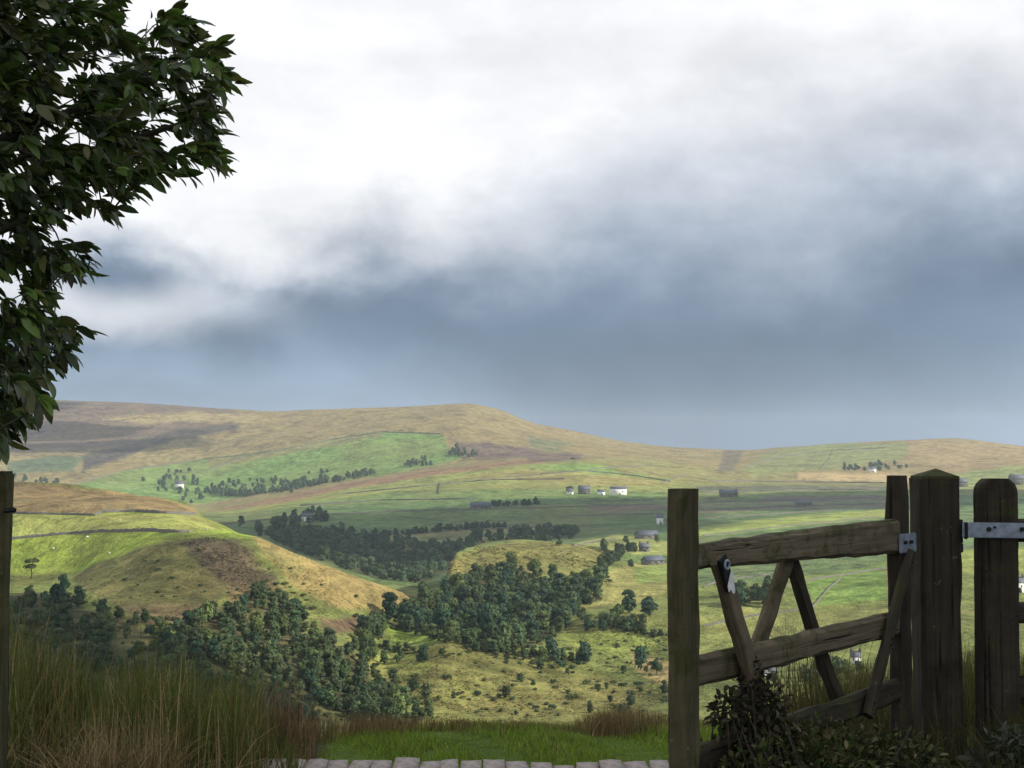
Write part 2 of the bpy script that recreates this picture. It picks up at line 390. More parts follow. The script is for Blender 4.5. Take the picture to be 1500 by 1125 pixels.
# ------------------------------------------------------------------ what grows where (albedo of the ground cover)
PX, PY = project(XG, np.maximum(YG, 0.2), ZG)
front = YG > 0.3
def lerp3(d, stops):
    ds = [s[0] for s in stops]
    return np.stack([np.interp(d, ds, [s[1][k] for s in stops]) for k in range(3)], -1)
CG = lerp3(RR, [(0, (.06, .065, .025)), (12, (.07, .06, .03)), (400, (.11, .12, .04)), (500, (.14, .165, .045)), (1000, (.145, .175, .05)), (1150, (.085, .145, .05)),
                (1950, (.095, .155, .055)), (2150, (.19, .21, .065)), (2600, (.20, .18, .075)), (2900, (.235, .19, .083)), (5000, (.22, .175, .085))])
PASTURE = (.215, .29, .045)
COVER = [  # polygon (photo pixels where that ground is seen), albedo, nearest, farthest, feather px
    ([(480, 1062), (720, 1050), (980, 1050), (1080, 1030), (1080, 1130), (480, 1130)], (.11, .18, .022), 5.5, 9, 8),
    # left spur
    ([(-400, 700), (0, 706), (100, 710), (200, 721), (290, 744), (290, 752), (150, 752), (0, 754), (-400, 754)], (.205, .15, .07), 850, 1150, 3),
    ([(-400, 753), (138, 753), (150, 749), (280, 751), (335, 768), (392, 788), (300, 788), (270, 790), (205, 801), (110, 839), (0, 843), (-400, 843)], PASTURE, 740, 960, 3),
    ([(-400, 753), (138, 753), (290, 756), (330, 775), (280, 780), (150, 780), (20, 790), (-400, 800)], (.25, .275, .075), 740, 960, 3),
    ([(100, 846), (205, 803), (262, 791), (330, 860), (310, 900), (180, 900)], (.115, .115, .04), 600, 800, 6),
    ([(250, 792), (300, 785), (352, 789), (385, 830), (415, 870), (375, 885), (330, 855), (290, 825)], (.085, .07, .045), 600, 800, 16),
    ([(330, 850), (420, 860), (420, 900), (340, 900)], (.14, .11, .048), 600, 800, 10),
    ([(365, 784), (450, 812), (530, 843), (620, 868), (645, 884), (620, 893), (545, 898), (480, 884), (425, 855), (395, 822)], (.255, .20, .075), 600, 900, 5),
    ([(385, 800), (440, 830), (430, 850), (400, 830)], (.19, .17, .06), 600, 900, 5),
    ([(470, 905), (520, 900), (535, 925), (480, 928)], (.11, .075, .045), 560, 800, 6),
    # scrub slope
    ([(640, 942), (760, 948), (850, 985), (960, 1005), (900, 1040), (640, 1045), (560, 1010)], (.175, .175, .052), 480, 760, 14),
    ([(555, 910), (640, 907), (650, 935), (570, 942)], (.19, .26, .045), 560, 800, 5),
    ([(520, 965), (620, 950), (640, 985), (560, 1005)], (.22, .24, .06), 480, 760, 8),
    ([(800, 925), (900, 922), (960, 940), (950, 965), (850, 950)], (.21, .25, .06), 480, 820, 8),
    ([(930, 955), (985, 970), (985, 1010), (940, 985)], (.27, .21, .09), 480, 820, 6),
    # woodland floors
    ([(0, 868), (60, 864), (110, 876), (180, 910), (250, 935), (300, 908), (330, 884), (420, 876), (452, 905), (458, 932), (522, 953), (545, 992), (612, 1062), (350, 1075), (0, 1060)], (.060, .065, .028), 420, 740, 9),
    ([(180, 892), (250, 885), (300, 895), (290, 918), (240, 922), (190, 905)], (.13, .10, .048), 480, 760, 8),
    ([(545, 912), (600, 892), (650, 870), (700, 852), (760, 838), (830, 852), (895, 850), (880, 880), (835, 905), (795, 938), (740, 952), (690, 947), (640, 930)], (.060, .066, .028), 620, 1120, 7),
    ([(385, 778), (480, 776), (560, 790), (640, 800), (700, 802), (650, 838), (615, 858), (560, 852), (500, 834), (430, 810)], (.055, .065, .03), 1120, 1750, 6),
    # knoll and its fields
    ([(640, 830), (700, 800), (760, 794), (850, 796), (905, 812), (860, 845), (760, 835), (680, 850)], (.17, .165, .05), 820, 1130, 4),
    ([(880, 842), (925, 826), (985, 826), (985, 862), (930, 885), (850, 892)], (.27, .26, .085), 780, 1150, 4),
    ([(930, 833), (985, 826), (985, 850), (935, 858)], (.21, .27, .07), 780, 1150, 4),
    ([(840, 795), (905, 782), (985, 795), (985, 812), (930, 812), (880, 802)], (.26, .28, .085), 1000, 1560, 3),
    ([(560, 798), (640, 790), (760, 782), (760, 790), (640, 812), (575, 808)], (.17, .18, .07), 1150, 1700, 4),
    # vale fields
    ([(470, 790), (560, 783), (820, 768), (820, 774), (560, 793)], (.20, .20, .08), 1300, 1900, 3),
    ([(330, 768), (430, 757), (640, 748), (860, 741), (860, 751), (560, 762), (400, 772)], (.12, .18, .06), 1300, 2050, 3),
    ([(1025, 772), (1160, 757), (1310, 744), (1310, 756), (1160, 772), (1025, 786)], (.24, .29, .07), 1200, 1950, 3),
    ([(1025, 735), (1310, 728), (1310, 735), (1025, 745)], (.15, .17, .09), 1500, 2300, 3),
    ([(1400, 770), (1440, 765), (1500, 765), (1500, 800), (1400, 800)], (.12, .19, .07), 1100, 2000, 3),
    ([(1400, 805), (1500, 800), (1500, 840), (1400, 850)], (.23, .27, .07), 900, 1500, 3),
    ([(1020, 815), (1140, 812), (1300, 805), (1300, 830), (1140, 850), (1020, 860)], (.11, .16, .06), 850, 1300, 4),
    ([(1180, 850), (1300, 825), (1300, 880), (1200, 890)], (.14, .22, .05), 700, 1300, 4),
    ([(1020, 900), (1140, 870), (1140, 930), (1020, 960)], (.20, .22, .065), 600, 1000, 5),
    # vale bands beyond the gate
    ([(1020, 712), (1300, 712), (1300, 718), (1020, 720)], (.11, .12, .075), 1700, 2700, 3),
    ([(1020, 722), (1300, 720), (1300, 727), (1020, 730)], (.15, .20, .07), 1700, 2700, 3),
    ([(1120, 728), (1300, 726), (1300, 733), (1120, 736)], (.12, .10, .085), 1500, 2500, 3),
    ([(1020, 746), (1180, 740), (1310, 736), (1310, 741), (1020, 753)], (.13, .125, .085), 1400, 2300, 3),
    ([(860, 742), (985, 738), (985, 746), (860, 752)], (.13, .11, .085), 1400, 2300, 3),
    # sunlit shelf with its rough edge
    ([(320, 752), (500, 716), (640, 692), (720, 683), (850, 676), (1000, 690), (1000, 725), (800, 722), (640, 727), (450, 741)], (.22, .245, .07), 1900, 2620, 3),
    ([(660, 700), (760, 690), (900, 694), (990, 708), (900, 712), (760, 705)], (.27, .25, .085), 1900, 2620, 3),
    ([(760, 683), (850, 678), (900, 682), (985, 698), (985, 705), (880, 694)], (.18, .27, .07), 1900, 2620, 2),
    ([(400, 742), (560, 722), (650, 717), (820, 716), (985, 722), (985, 729), (640, 731)], (.13, .20, .06), 1900, 2400, 2),
    ([(300, 750), (410, 728), (500, 709), (640, 687), (720, 678), (790, 671), (795, 678), (720, 686), (640, 696), (500, 718), (410, 738), (310, 756)], (.235, .15, .085), 2250, 2720, 2),
    # far fell
    ([(-400, 560), (340, 590), (360, 612), (260, 640), (140, 660), (-400, 690)], (.155, .115, .085), 2700, 5200, 10),
    ([(150, 612), (220, 608), (340, 605), (420, 612), (330, 620), (200, 622)], (.30, .24, .12), 2700, 4300, 5),
    ([(120, 668), (200, 645), (280, 630), (362, 619), (345, 632), (260, 646), (190, 665), (120, 692)], (.075, .065, .055), 2700, 4300, 5),  # heather streak, with the cloud shadow there put into its colour
    ([(10, 678), (90, 668), (125, 672), (100, 692), (10, 694)], (.09, .125, .065), 2700, 4300, 4),
    ([(100, 714), (180, 690), (300, 672), (400, 661), (480, 645), (560, 632), (648, 636), (656, 655), (690, 665), (640, 682), (560, 696), (480, 708), (380, 722), (300, 738), (240, 736), (180, 726)], (.145, .235, .06), 2500, 3700, 3),
    ([(300, 672), (400, 661), (480, 645), (560, 632), (560, 640), (480, 655), (400, 671), (310, 684)], (.20, .20, .08), 2500, 3700, 4),
    ([(655, 640), (720, 655), (850, 662), (850, 673), (700, 676), (680, 662)], (.125, .09, .075), 2500, 3700, 6),
    ([(780, 640), (840, 648), (830, 662), (780, 655)], (.14, .15, .075), 2700, 3900, 6),
    ([(860, 672), (960, 672), (1050, 690), (1000, 705), (920, 690)], (.24, .23, .085), 2300, 3500, 5),
    ([(1060, 662), (1090, 662), (1075, 690), (1050, 690)], (.14, .12, .08), 2500, 3900, 4),
    ([(1085, 690), (1135, 660), (1200, 653), (1300, 649), (1340, 655), (1310, 672), (1220, 690), (1100, 702)], (.20, .22, .08), 2300, 3900, 6),
    ([(1170, 694), (1300, 690), (1420, 700), (1420, 706), (1300, 706), (1170, 705)], (.40, .30, .15), 2200, 2900, 4),
    ([(1400, 690), (1500, 680), (1500, 705), (1400, 712)], (.22, .26, .09), 2100, 3200, 5),
    ([(1330, 645), (1500, 645), (1500, 680), (1400, 685), (1320, 672)], (.29, .215, .105), 2500, 3900, 8),
]
wx = fbm(PX, PY, 45, 5, 2) * 16; wy = fbm(PX, PY, 45, 5, 6) * 9
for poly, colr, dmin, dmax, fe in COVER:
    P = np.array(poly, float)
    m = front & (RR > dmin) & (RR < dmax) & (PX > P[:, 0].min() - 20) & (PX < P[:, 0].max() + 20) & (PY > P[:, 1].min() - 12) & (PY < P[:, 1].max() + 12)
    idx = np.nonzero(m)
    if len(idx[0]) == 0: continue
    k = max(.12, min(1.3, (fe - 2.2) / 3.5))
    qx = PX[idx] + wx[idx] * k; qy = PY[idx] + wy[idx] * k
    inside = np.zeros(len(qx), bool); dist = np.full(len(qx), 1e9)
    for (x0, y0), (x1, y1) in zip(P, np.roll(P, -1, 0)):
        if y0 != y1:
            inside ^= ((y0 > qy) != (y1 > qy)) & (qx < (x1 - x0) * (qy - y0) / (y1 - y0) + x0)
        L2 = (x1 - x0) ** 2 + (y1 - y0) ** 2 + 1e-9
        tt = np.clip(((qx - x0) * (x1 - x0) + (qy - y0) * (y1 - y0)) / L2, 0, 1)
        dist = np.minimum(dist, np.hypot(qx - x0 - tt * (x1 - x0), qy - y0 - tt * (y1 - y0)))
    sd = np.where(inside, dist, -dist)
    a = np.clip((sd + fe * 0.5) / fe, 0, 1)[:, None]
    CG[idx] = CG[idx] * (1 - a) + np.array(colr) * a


def ground_material():
    m = bpy.data.materials.new('ground_cover'); m.use_nodes = True
    g = NT(m.node_tree)
    at_ = g.n('ShaderNodeAttribute', attribute_name='Col')
    geo = g.n('ShaderNodeNewGeometry')
    pos = geo.outputs['Position']
    n0 = g.noise(pos, 0.0045, 5, 0.6, 0.5)
    n1 = g.noise(pos, 0.016, 7, 0.62, 0.5)
    n2 = g.noise(pos, 0.075, 7, 0.66, 0.3)
    n3 = g.noise(pos, 0.6, 6, 0.7)
    v = g.math('MULTIPLY', g.mapr(n1, .28, .72, 0.66, 1.34), g.mapr(n2, .28, .72, 0.55, 1.45))
    v = g.math('MULTIPLY', v, g.mapr(n3, .28, .72, .65, 1.35))
    sc = g.n('ShaderNodeVectorMath', operation='SCALE'); g.link(at_.outputs['Color'], sc.inputs[0]); g.link(v, sc.inputs['Scale'])
    warm = g.mix(g.mapr(n2, .50, .68, 0, .28), sc.outputs[0], (.21, .145, .06))
    warm = g.mix(g.mapr(n0, .46, .62, 0, .20), warm, (.28, .20, .085))
    dark = g.mix(g.mapr(n1, .54, .70, 0, .55), warm, (.085, .10, .035))
    bs = g.n('ShaderNodeBsdfPrincipled')
    g.link(dark, bs.inputs['Base Color']); bs.inputs['Roughness'].default_value = 0.95
    bs.inputs['Specular IOR Level'].default_value = 0.1
    bump = g.n('ShaderNodeBump'); bump.inputs['Strength'].default_value = 0.6; bump.inputs['Distance'].default_value = 3.0
    g.link(g.math('ADD', g.math('MULTIPLY', n1, 7.0), n2), bump.inputs['Height']); g.link(bump.outputs[0], bs.inputs['Normal'])
    o = g.n('ShaderNodeOutputMaterial'); g.link(bs.outputs[0], o.inputs[0])
    return m


nT, nD = ZG.shape
idx = np.arange(nT * nD).reshape(nT, nD)
quads = np.stack([idx[:-1, :-1], idx[1:, :-1], idx[1:, 1:], idx[:-1, 1:]], -1).reshape(-1, 4)[:, ::-1]
Vt = np.stack([XG, YG, ZG], -1).reshape(-1, 3)
Vt = np.concatenate([Vt, [[0, 0, 0]]])
cap = np.stack([idx[:-1, 0], np.full(nT - 1, nT * nD), idx[1:, 0]], -1)[:, ::-1]
seam = np.stack([idx[-1, :-1], idx[0, :-1], idx[0, 1:], idx[-1, 1:]], -1)[:, ::-1]
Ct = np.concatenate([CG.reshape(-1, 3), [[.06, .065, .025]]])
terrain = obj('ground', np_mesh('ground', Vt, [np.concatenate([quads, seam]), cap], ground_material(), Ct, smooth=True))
tag(terrain, kind='structure')


# ------------------------------------------------------------------ materials
def mat_attr(name, rough=0.8, jitter=0.35, spec=0.2, trans=0.0, noise_scale=None):
    """colour from the mesh's own colour attribute, varied a little per object and by noise"""
    m = bpy.data.materials.new(name); m.use_nodes = True
    g = NT(m.node_tree)
    a = g.n('ShaderNodeAttribute', attribute_name='Col')
    oi = g.n('ShaderNodeObjectInfo')
    v = g.mapr(oi.outputs['Random'], 0, 1, 1 - jitter, 1 + jitter, smooth=False)
    if noise_scale:
        geo = g.n('ShaderNodeNewGeometry')
        v = g.math('MULTIPLY', v, g.mapr(g.noise(geo.outputs['Position'], noise_scale, 4), .3, .7, .65, 1.35))
    sc = g.n('ShaderNodeVectorMath', operation='SCALE'); g.link(a.outputs['Color'], sc.inputs[0]); g.link(v, sc.inputs['Scale'])
    bs = g.n('ShaderNodeBsdfPrincipled'); g.link(sc.outputs[0], bs.inputs['Base Color'])
    bs.inputs['Roughness'].default_value = rough; bs.inputs['Specular IOR Level'].default_value = spec
    out = bs.outputs[0]
    if trans:
        tr = g.n('ShaderNodeBsdfTranslucent'); g.link(sc.outputs[0], tr.inputs[0])
        ms = g.n('ShaderNodeMixShader'); ms.inputs[0].default_value = trans
        g.link(out, ms.inputs[1]); g.link(tr.outputs[0], ms.inputs[2]); out = ms.outputs[0]
    o = g.n('ShaderNodeOutputMaterial'); g.link(out, o.inputs[0])
    return m


def mat_plain(name, colr, rough=0.8, metal=0.0, vary=0.25, scale=6.0, bump=0.0):
    m = bpy.data.materials.new(name); m.use_nodes = True
    g = NT(m.node_tree)
    tcn = g.n('ShaderNodeTexCoord')
    n = g.noise(tcn.outputs['Object'], scale, 6, .6)
    dk = tuple(c * (1 - vary) for c in colr); lt = tuple(min(1, c * (1 + vary)) for c in colr)
    c = g.ramp(n, [(.3, dk), (.7, lt)])
    bs = g.n('ShaderNodeBsdfPrincipled'); g.link(c, bs.inputs['Base Color'])
    bs.inputs['Roughness'].default_value = rough; bs.inputs['Metallic'].default_value = metal
    if bump:
        b = g.n('ShaderNodeBump'); b.inputs['Strength'].default_value = bump; b.inputs['Distance'].default_value = 0.01
        g.link(n, b.inputs['Height']); g.link(b.outputs[0], bs.inputs['Normal'])
    o = g.n('ShaderNodeOutputMaterial'); g.link(bs.outputs[0], o.inputs[0])
    return m


def mat_wood(name, dark, light, moss_amount):
    m = bpy.data.materials.new(name); m.use_nodes = True
    g = NT(m.node_tree)
    tcn = g.n('ShaderNodeTexCoord'); oi = g.n('ShaderNodeObjectInfo')
    ad = g.n('ShaderNodeVectorMath', operation='ADD'); g.link(tcn.outputs['Object'], ad.inputs[0])
    cx = g.n('ShaderNodeCombineXYZ'); g.link(g.math('MULTIPLY', oi.outputs['Random'], 37.0), cx.inputs[0]); g.link(oi.outputs['Random'], cx.inputs[1])
    g.link(cx.outputs[0], ad.inputs[1])
    P = ad.outputs[0]
    grain = g.noise(g.scale(P, (2.5, 75, 75)), 1.0, 6, .65, .3)
    band = g.noise(g.scale(P, (1.6, 16, 16)), 1.0, 4, .6, .6)
    patch = g.noise(P, 6.0, 5, .65)
    crack = g.noise(g.scale(P, (1.3, 55, 55)), 1.0, 3, .5)
    c = g.ramp(g.math('ADD', g.math('MULTIPLY', grain, .5), g.math('MULTIPLY', band, .5)), [(.33, dark), (.68, light)])
    c = g.mix(g.mapr(crack, .64, .70), c, (.008, .006, .004))
    c = g.mix(g.mapr(patch, .50, .72, 0, .55), c, tuple(d * .55 for d in dark))
    geo = g.n('ShaderNodeNewGeometry'); sp = g.n('ShaderNodeSeparateXYZ'); g.link(geo.outputs['Normal'], sp.inputs[0])
    mo = g.noise(P, 9.0, 6, .7, .4)
    mask = g.mapr(g.math('ADD', mo, g.math('MULTIPLY', sp.outputs[2], 0.10)), .62 - moss_amount, .78 - moss_amount, 0, .85)
    c = g.mix(mask, c, g.ramp(grain, [(.3, (.022, .028, .006)), (.7, (.062, .068, .016))]))
    lich = g.noise(P, 38.0, 3, .6)
    c = g.mix(g.mapr(lich, .68, .74, 0, .6), c, (.16, .17, .12))
    bs = g.n('ShaderNodeBsdfPrincipled'); g.link(c, bs.inputs['Base Color']); bs.inputs['Roughness'].default_value = .85
    bs.inputs['Specular IOR Level'].default_value = .25
    b = g.n('ShaderNodeBump'); b.inputs['Strength'].default_value = .7; b.inputs['Distance'].default_value = .006
    g.link(g.math('SUBTRACT', grain, g.mapr(crack, .62, .70, 0, 1.2)), b.inputs['Height']); g.link(b.outputs[0], bs.inputs['Normal'])
    o = g.n('ShaderNodeOutputMaterial'); g.link(bs.outputs[0], o.inputs[0])
    return m


M_WOOD = mat_wood('weathered_gate_wood', (.060, .048, .028), (.215, .170, .112), .11)
M_STILE = mat_wood('olive_stile_wood', (.042, .037, .018), (.135, .115, .062), .14)
M_WOOD_D = mat_wood('dark_post_wood', (.017, .014, .009), (.060, .048, .032), .07)
M_STEEL = mat_plain('galvanised_steel', (.26, .30, .36), .5, .35, .3, 40)
M_IRON = mat_plain('black_iron', (.012, .012, .013), .55, .3, .3, 40)
M_WHITE = mat_plain('white_paint', (.72, .72, .70), .5, 0, .15, 60)
M_SETT = mat_plain('gritstone_sett', (.34, .285, .255), .9, 0, .5, 26, .9)
M_BARK = mat_plain('bark', (.05, .042, .032), .95, 0, .4, 12, .5)
M_FOLIAGE = mat_attr('tree_foliage', .8, .28, .15, .12)
M_LEAF = mat_attr('glossy_leaf', .38, .35, .5, .32)
M_DULL = mat_attr('dull_leaf', .8, .2, .12, .15)
M_GRASS = mat_attr('grass_blades', .75, 0.0, .2, .2)
M_STONEWALL = mat_plain('drystone', (.13, .12, .105), .95, 0, .4, .8)
M_WALL_W = mat_plain('limewash', (.74, .73, .70), .9, 0, .08, .5)
M_WALL_S = mat_plain('farm_stone', (.12, .11, .095), .9, 0, .25, .6)
M_SLATE = mat_plain('slate_roof', (.10, .11, .13), .7, 0, .25, .8)
M_SHEET = mat_plain('fibre_cement_sheet', (.075, .09, .125), .7, 0, .18, .6)
M_GLASS = mat_plain('dark_window_glass', (.03, .035, .04), .15, 0, .2, 2)
M_WOOL = mat_plain('sheep_wool', (.68, .65, .58), .95, 0, .12, 5)
M_FACE = mat_plain('sheep_face', (.05, .045, .04), .9, 0, .2, 8)
M_CLOUD = mat_plain('cloud', (.8, .8, .8), 1.0, 0, .05, .002)


# ------------------------------------------------------------------ geometry builders
def tube(pts, radii, sides=6):
    pts = [Vector(p) for p in pts]
    V, F = [], []
    n = len(pts)
    for i, p in enumerate(pts):
        d = (pts[min(i + 1, n - 1)] - pts[max(i - 1, 0)]).normalized()
        a = d.cross(Vector((0.3, 0.2, 0.93))); a = a.normalized() if a.length > 1e-4 else Vector((1, 0, 0))
        b = d.cross(a)
        for k in range(sides):
            an = 2 * math.pi * k / sides
            V.append(p + (a * math.cos(an) + b * math.sin(an)) * radii[i])
    for i in range(n - 1):
        for k in range(sides):
            k2 = (k + 1) % sides
            F.append((i * sides + k, i * sides + k2, (i + 1) * sides + k2, (i + 1) * sides + k))
    return np.array([tuple(v) for v in V]), np.array(F)


def merge(parts):
    V, F, o = [], [], 0
    for v, f in parts:
        V.append(v); F.append(np.asarray(f) + o); o += len(v)
    return np.concatenate(V), np.concatenate(F)


def rand_dirs(n, g=rng):
    v = g.normal(size=(n, 3))
    return v / np.linalg.norm(v, axis=1, keepdims=True)


def leaf_cards(P, N, size, g=rng):
    """bent leaf-clump quads at P, facing about N"""
    n = len(P)
    up = rand_dirs(n, g)
    a = np.cross(N, up); a /= np.linalg.norm(a, axis=1, keepdims=True) + 1e-9
    b = np.cross(N, a)
    s = (size * g.uniform(.6, 1.3, n))[:, None]
    c = [P + a * s, P + b * s * .75 + N * s * .15, P - a * s * .9, P - b * s * .7 - N * s * .1]
    V = np.stack(c, 1).reshape(-1, 3)
    F = np.arange(4 * n).reshape(n, 4)
    return V, F


def crown(seed, h, rad, kind='broad', n=620, size=.55):
    g = np.random.default_rng(seed)
    P, N, C = [], [], []
    if kind == 'pine':
        lobes = [(g.normal(0, rad * .35), g.normal(0, rad * .35), h * g.uniform(.6, .92), rad * g.uniform(.35, .6), .5) for _ in range(8)]
    elif kind == 'conifer':
        lobes = [(0, 0, h * z, rad * (1.05 - z) + .25, .8) for z in np.linspace(.15, .95, 8)]
    elif kind == 'bush':
        lobes = [(g.normal(0, rad * .4), g.normal(0, rad * .4), h * g.uniform(.3, .62), rad * g.uniform(.4, .65), .8) for _ in range(6)]
    else:
        lobes = []
        for _ in range(15):
            z = g.uniform(.10, .86); w_ = math.sqrt(max(.1, 1 - ((z - .42) / .52) ** 2)); a_ = g.uniform(0, 6.28); q_ = rad * .62 * w_ * math.sqrt(g.uniform(.15, 1))
            lobes.append((math.cos(a_) * q_, math.sin(a_) * q_, h * z, rad * g.uniform(.26, .48), .9))
        lobes.append((0, 0, h * .45, rad * .75, 1.1))
    tot = sum(l[3] ** 2 for l in lobes)
    for (x, y, z, r, fl) in lobes:
        k = int(n * r * r / tot) + 6
        d = rand_dirs(k, g)
        d[:, 2] = np.where(d[:, 2] < -.3, -d[:, 2] * .6, d[:, 2])
        rr = r * g.uniform(.72, 1.08, (k, 1))
        P.append(np.array([x, y, z]) + d * rr * np.array([1, 1, fl]))
        N.append(d + g.normal(0, .24, (k, 3)))
        C.append(np.full(k, g.uniform(.72, 1.3)))
    P = np.concatenate(P); N = np.concatenate(N); N /= np.linalg.norm(N, axis=1, keepdims=True)
    P[:, 2] = np.maximum(P[:, 2], h * .05)
    C = np.concatenate(C) * g.uniform(.8, 1.2, len(P))
    V, F = leaf_cards(P, N, size, g)
    return V, F, np.repeat(C, 4)


TREE_KINDS = []   # (crown verts, faces, value, height)
for s in range(7):
    V, F, C = crown(100 + s, 9.0, 3.7, 'broad', 900, .55); TREE_KINDS.append(('broad', V, F, C))
for s in range(3):
    V, F, C = crown(200 + s, 3.4, 2.2, 'bush', 260, .42); TREE_KINDS.append(('bush', V, F, C))
for s in range(2):
    V, F, C = crown(300 + s, 11.0, 2.4, 'conifer', 480, .55); TREE_KINDS.append(('conifer', V, F, C))
V, F, C = crown(401, 11.0, 4.6, 'pine', 620, .6); TREE_KINDS.append(('pine', V, F, C))
BROAD = list(range(7)); BUSH = [7, 8, 9]; CONIF = [10, 11]; PINE = 12
LEAFCOL = {'broad': (.066, .100, .042), 'bush': (.078, .102, .040), 'conifer': (.035, .055, .030), 'pine': (.045, .06, .028)}
CROWN_ME, TRUNK_ME = {}, {}
def crown_mesh(k, tone):
    key = (k, tone)
    if key not in CROWN_ME:
        kind, V, F, C = TREE_KINDS[k]
        base = np.array(LEAFCOL[kind]) * np.array({0: (1, 1, 1), 1: (1.45, 1.3, .95), 2: (.60, .78, 1.05)}[tone])
        CROWN_ME[key] = np_mesh('crown', V, F, M_FOLIAGE, C[:, None] * base)
    return CROWN_ME[key]
def trunk_mesh(k):
    if k not in TRUNK_ME:
        kind = TREE_KINDS[k][0]
        h = {'broad': 9.0, 'bush': 3.4, 'conifer': 11.0, 'pine': 11.0}[kind]
        g = random.Random(k)
        r = h * (.028 if kind != 'bush' else .02)
        parts = [tube([(0, 0, -.8), (.1, .05, h * .25), (.0, .15, h * .5), (.1, .1, h * .8)], [r * 1.25, r, r * .7, r * .2])]
        for i in range(5):
            a = i * 1.3 + g.random(); z = h * (.25 + .08 * i)
            e = h * .24
            parts.append(tube([(0.05, .08, z), (math.cos(a) * e * .5, math.sin(a) * e * .5, z + e * .4), (math.cos(a) * e, math.sin(a) * e, z + e)], [r * .5, r * .35, r * .12], 5))
        V, F = merge(parts)
        TRUNK_ME[k] = np_mesh('trunk', V, F, M_BARK)
    return TRUNK_ME[k]


def tree(name, p, k, s, label, cat='tree', group=None, tone=None, sz=None):
    sz = (1.0 if k == PINE else random.uniform(.72, 1.28)) if sz is None else sz
    e = empty(name, p - Vector((0, 0, .55 * s)), random.uniform(0, 6.28), (s, s, s * sz))
    obj('crown', crown_mesh(k, random.choice([0, 0, 1, 2]) if tone is None else tone), e)
    obj('trunk', trunk_mesh(k), e)
    return tag(e, label, cat, group)


def in_poly(px, py, poly):
    c = False
    for (x0, y0), (x1, y1) in zip(poly, poly[1:] + poly[:1]):
        if (y0 > py) != (y1 > py) and px < (x1 - x0) * (py - y0) / (y1 - y0) + x0:
            c = not c
    return c


def scatter(poly, n, dmin, dmax, gap, seed, tries=40):
    """ground points spread over the land that is seen inside this outline"""
    g = random.Random(seed)
    xs = [p[0] for p in poly]; ys = [p[1] for p in poly]
    out = []
    for _ in range(n * tries):
        if len(out) >= n: break
        px, py = g.uniform(min(xs), max(xs)), g.uniform(min(ys), max(ys))
        if not in_poly(px, py, poly): continue
        h = hit(px, py, dmin, dmax)
        if h is None: continue
        if any((h.x - q.x) ** 2 + (h.y - q.y) ** 2 < gap * gap for q in out): continue
        out.append(h)
    return out


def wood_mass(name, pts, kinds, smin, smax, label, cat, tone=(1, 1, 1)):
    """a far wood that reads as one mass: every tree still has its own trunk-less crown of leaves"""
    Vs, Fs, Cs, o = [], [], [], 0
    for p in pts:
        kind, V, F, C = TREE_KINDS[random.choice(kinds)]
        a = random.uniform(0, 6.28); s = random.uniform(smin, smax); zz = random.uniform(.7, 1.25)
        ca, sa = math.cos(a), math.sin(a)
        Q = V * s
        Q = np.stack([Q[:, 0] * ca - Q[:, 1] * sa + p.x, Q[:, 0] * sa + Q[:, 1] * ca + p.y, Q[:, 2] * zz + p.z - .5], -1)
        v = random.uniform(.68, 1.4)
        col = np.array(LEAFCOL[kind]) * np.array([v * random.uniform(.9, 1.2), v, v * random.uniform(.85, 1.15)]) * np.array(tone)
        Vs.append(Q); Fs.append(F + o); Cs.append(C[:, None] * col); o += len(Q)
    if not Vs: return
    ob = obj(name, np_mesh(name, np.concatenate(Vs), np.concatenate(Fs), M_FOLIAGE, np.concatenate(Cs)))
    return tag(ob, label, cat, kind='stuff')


def along(pts, n, dmin=0, dmax=1e9, jit=2.0, seed=0):
    n = int(n * 1.35)
    g = random.Random(seed)
    L = [0]
    for a, b in zip(pts, pts[1:]): L.append(L[-1] + math.hypot(b[0] - a[0], b[1] - a[1]))
    out = []
    for i in range(n):
        s = g.uniform(0, L[-1])
        px = np.interp(s, L, [p[0] for p in pts]) + g.uniform(-jit, jit); py = np.interp(s, L, [p[1] for p in pts]) + g.uniform(-jit, jit) * .6
        h = hit(px, py, dmin, dmax)
        if h is not None: out.append(h)
    return out


# ------------------------------------------------------------------ woods, hedgerow trees and single trees
W1 = [(545, 912), (600, 890), (650, 868), (700, 850), (760, 836), (830, 850), (895, 848), (880, 880), (835, 905), (795, 935), (740, 950), (690, 945), (640, 930), (600, 918)]
TONES = ['mid-green', 'yellowish', 'dark bluish']
def wood_trees(poly, n, d0, d1, gap, seed, smin, smax, where, group, xs_, ys_):
    """xs_, ys_: (limit, phrase) lists that say in which part of the wood a tree stands"""
    for p in sorted(scatter(poly, n, d0, d1, gap, seed), key=lambda q: -q.y):
        px, py = [float(v) for v in project(*[np.array(c) for c in p])]
        tn = random.choice([0, 0, 0, 1, 2, 2]); s_ = random.uniform(smin, smax)
        size = 'small' if s_ < smin + (smax - smin) * .33 else ('tall' if s_ > smin + (smax - smin) * .66 else 'middling')
        a_ = next(t for l, t in xs_ if px < l); b_ = next(t for l, t in ys_ if py < l)
        tree('broadleaf_tree', p, random.choice(BROAD), s_, f'{size} {TONES[tn]} tree {b_}, {a_} {where}', 'tree', group, tn)
wood_trees(W1, 150, 640, 1100, 5.5, 1, .95, 1.45, 'the wooded clough', 'trees of the wooded clough',
           [(640, 'at the left end of'), (740, 'left of the middle of'), (820, 'right of the middle of'), (9999, 'at the right end of')], [(868, 'high up'), (905, 'halfway down'), (9999, 'low down')])
W3 = [(10, 862), (60, 860), (110, 872), (180, 905), (250, 930), (300, 905), (330, 880), (420, 872), (450, 905), (455, 930), (520, 950), (540, 990), (600, 1040), (610, 1062), (350, 1062), (10, 1040)]
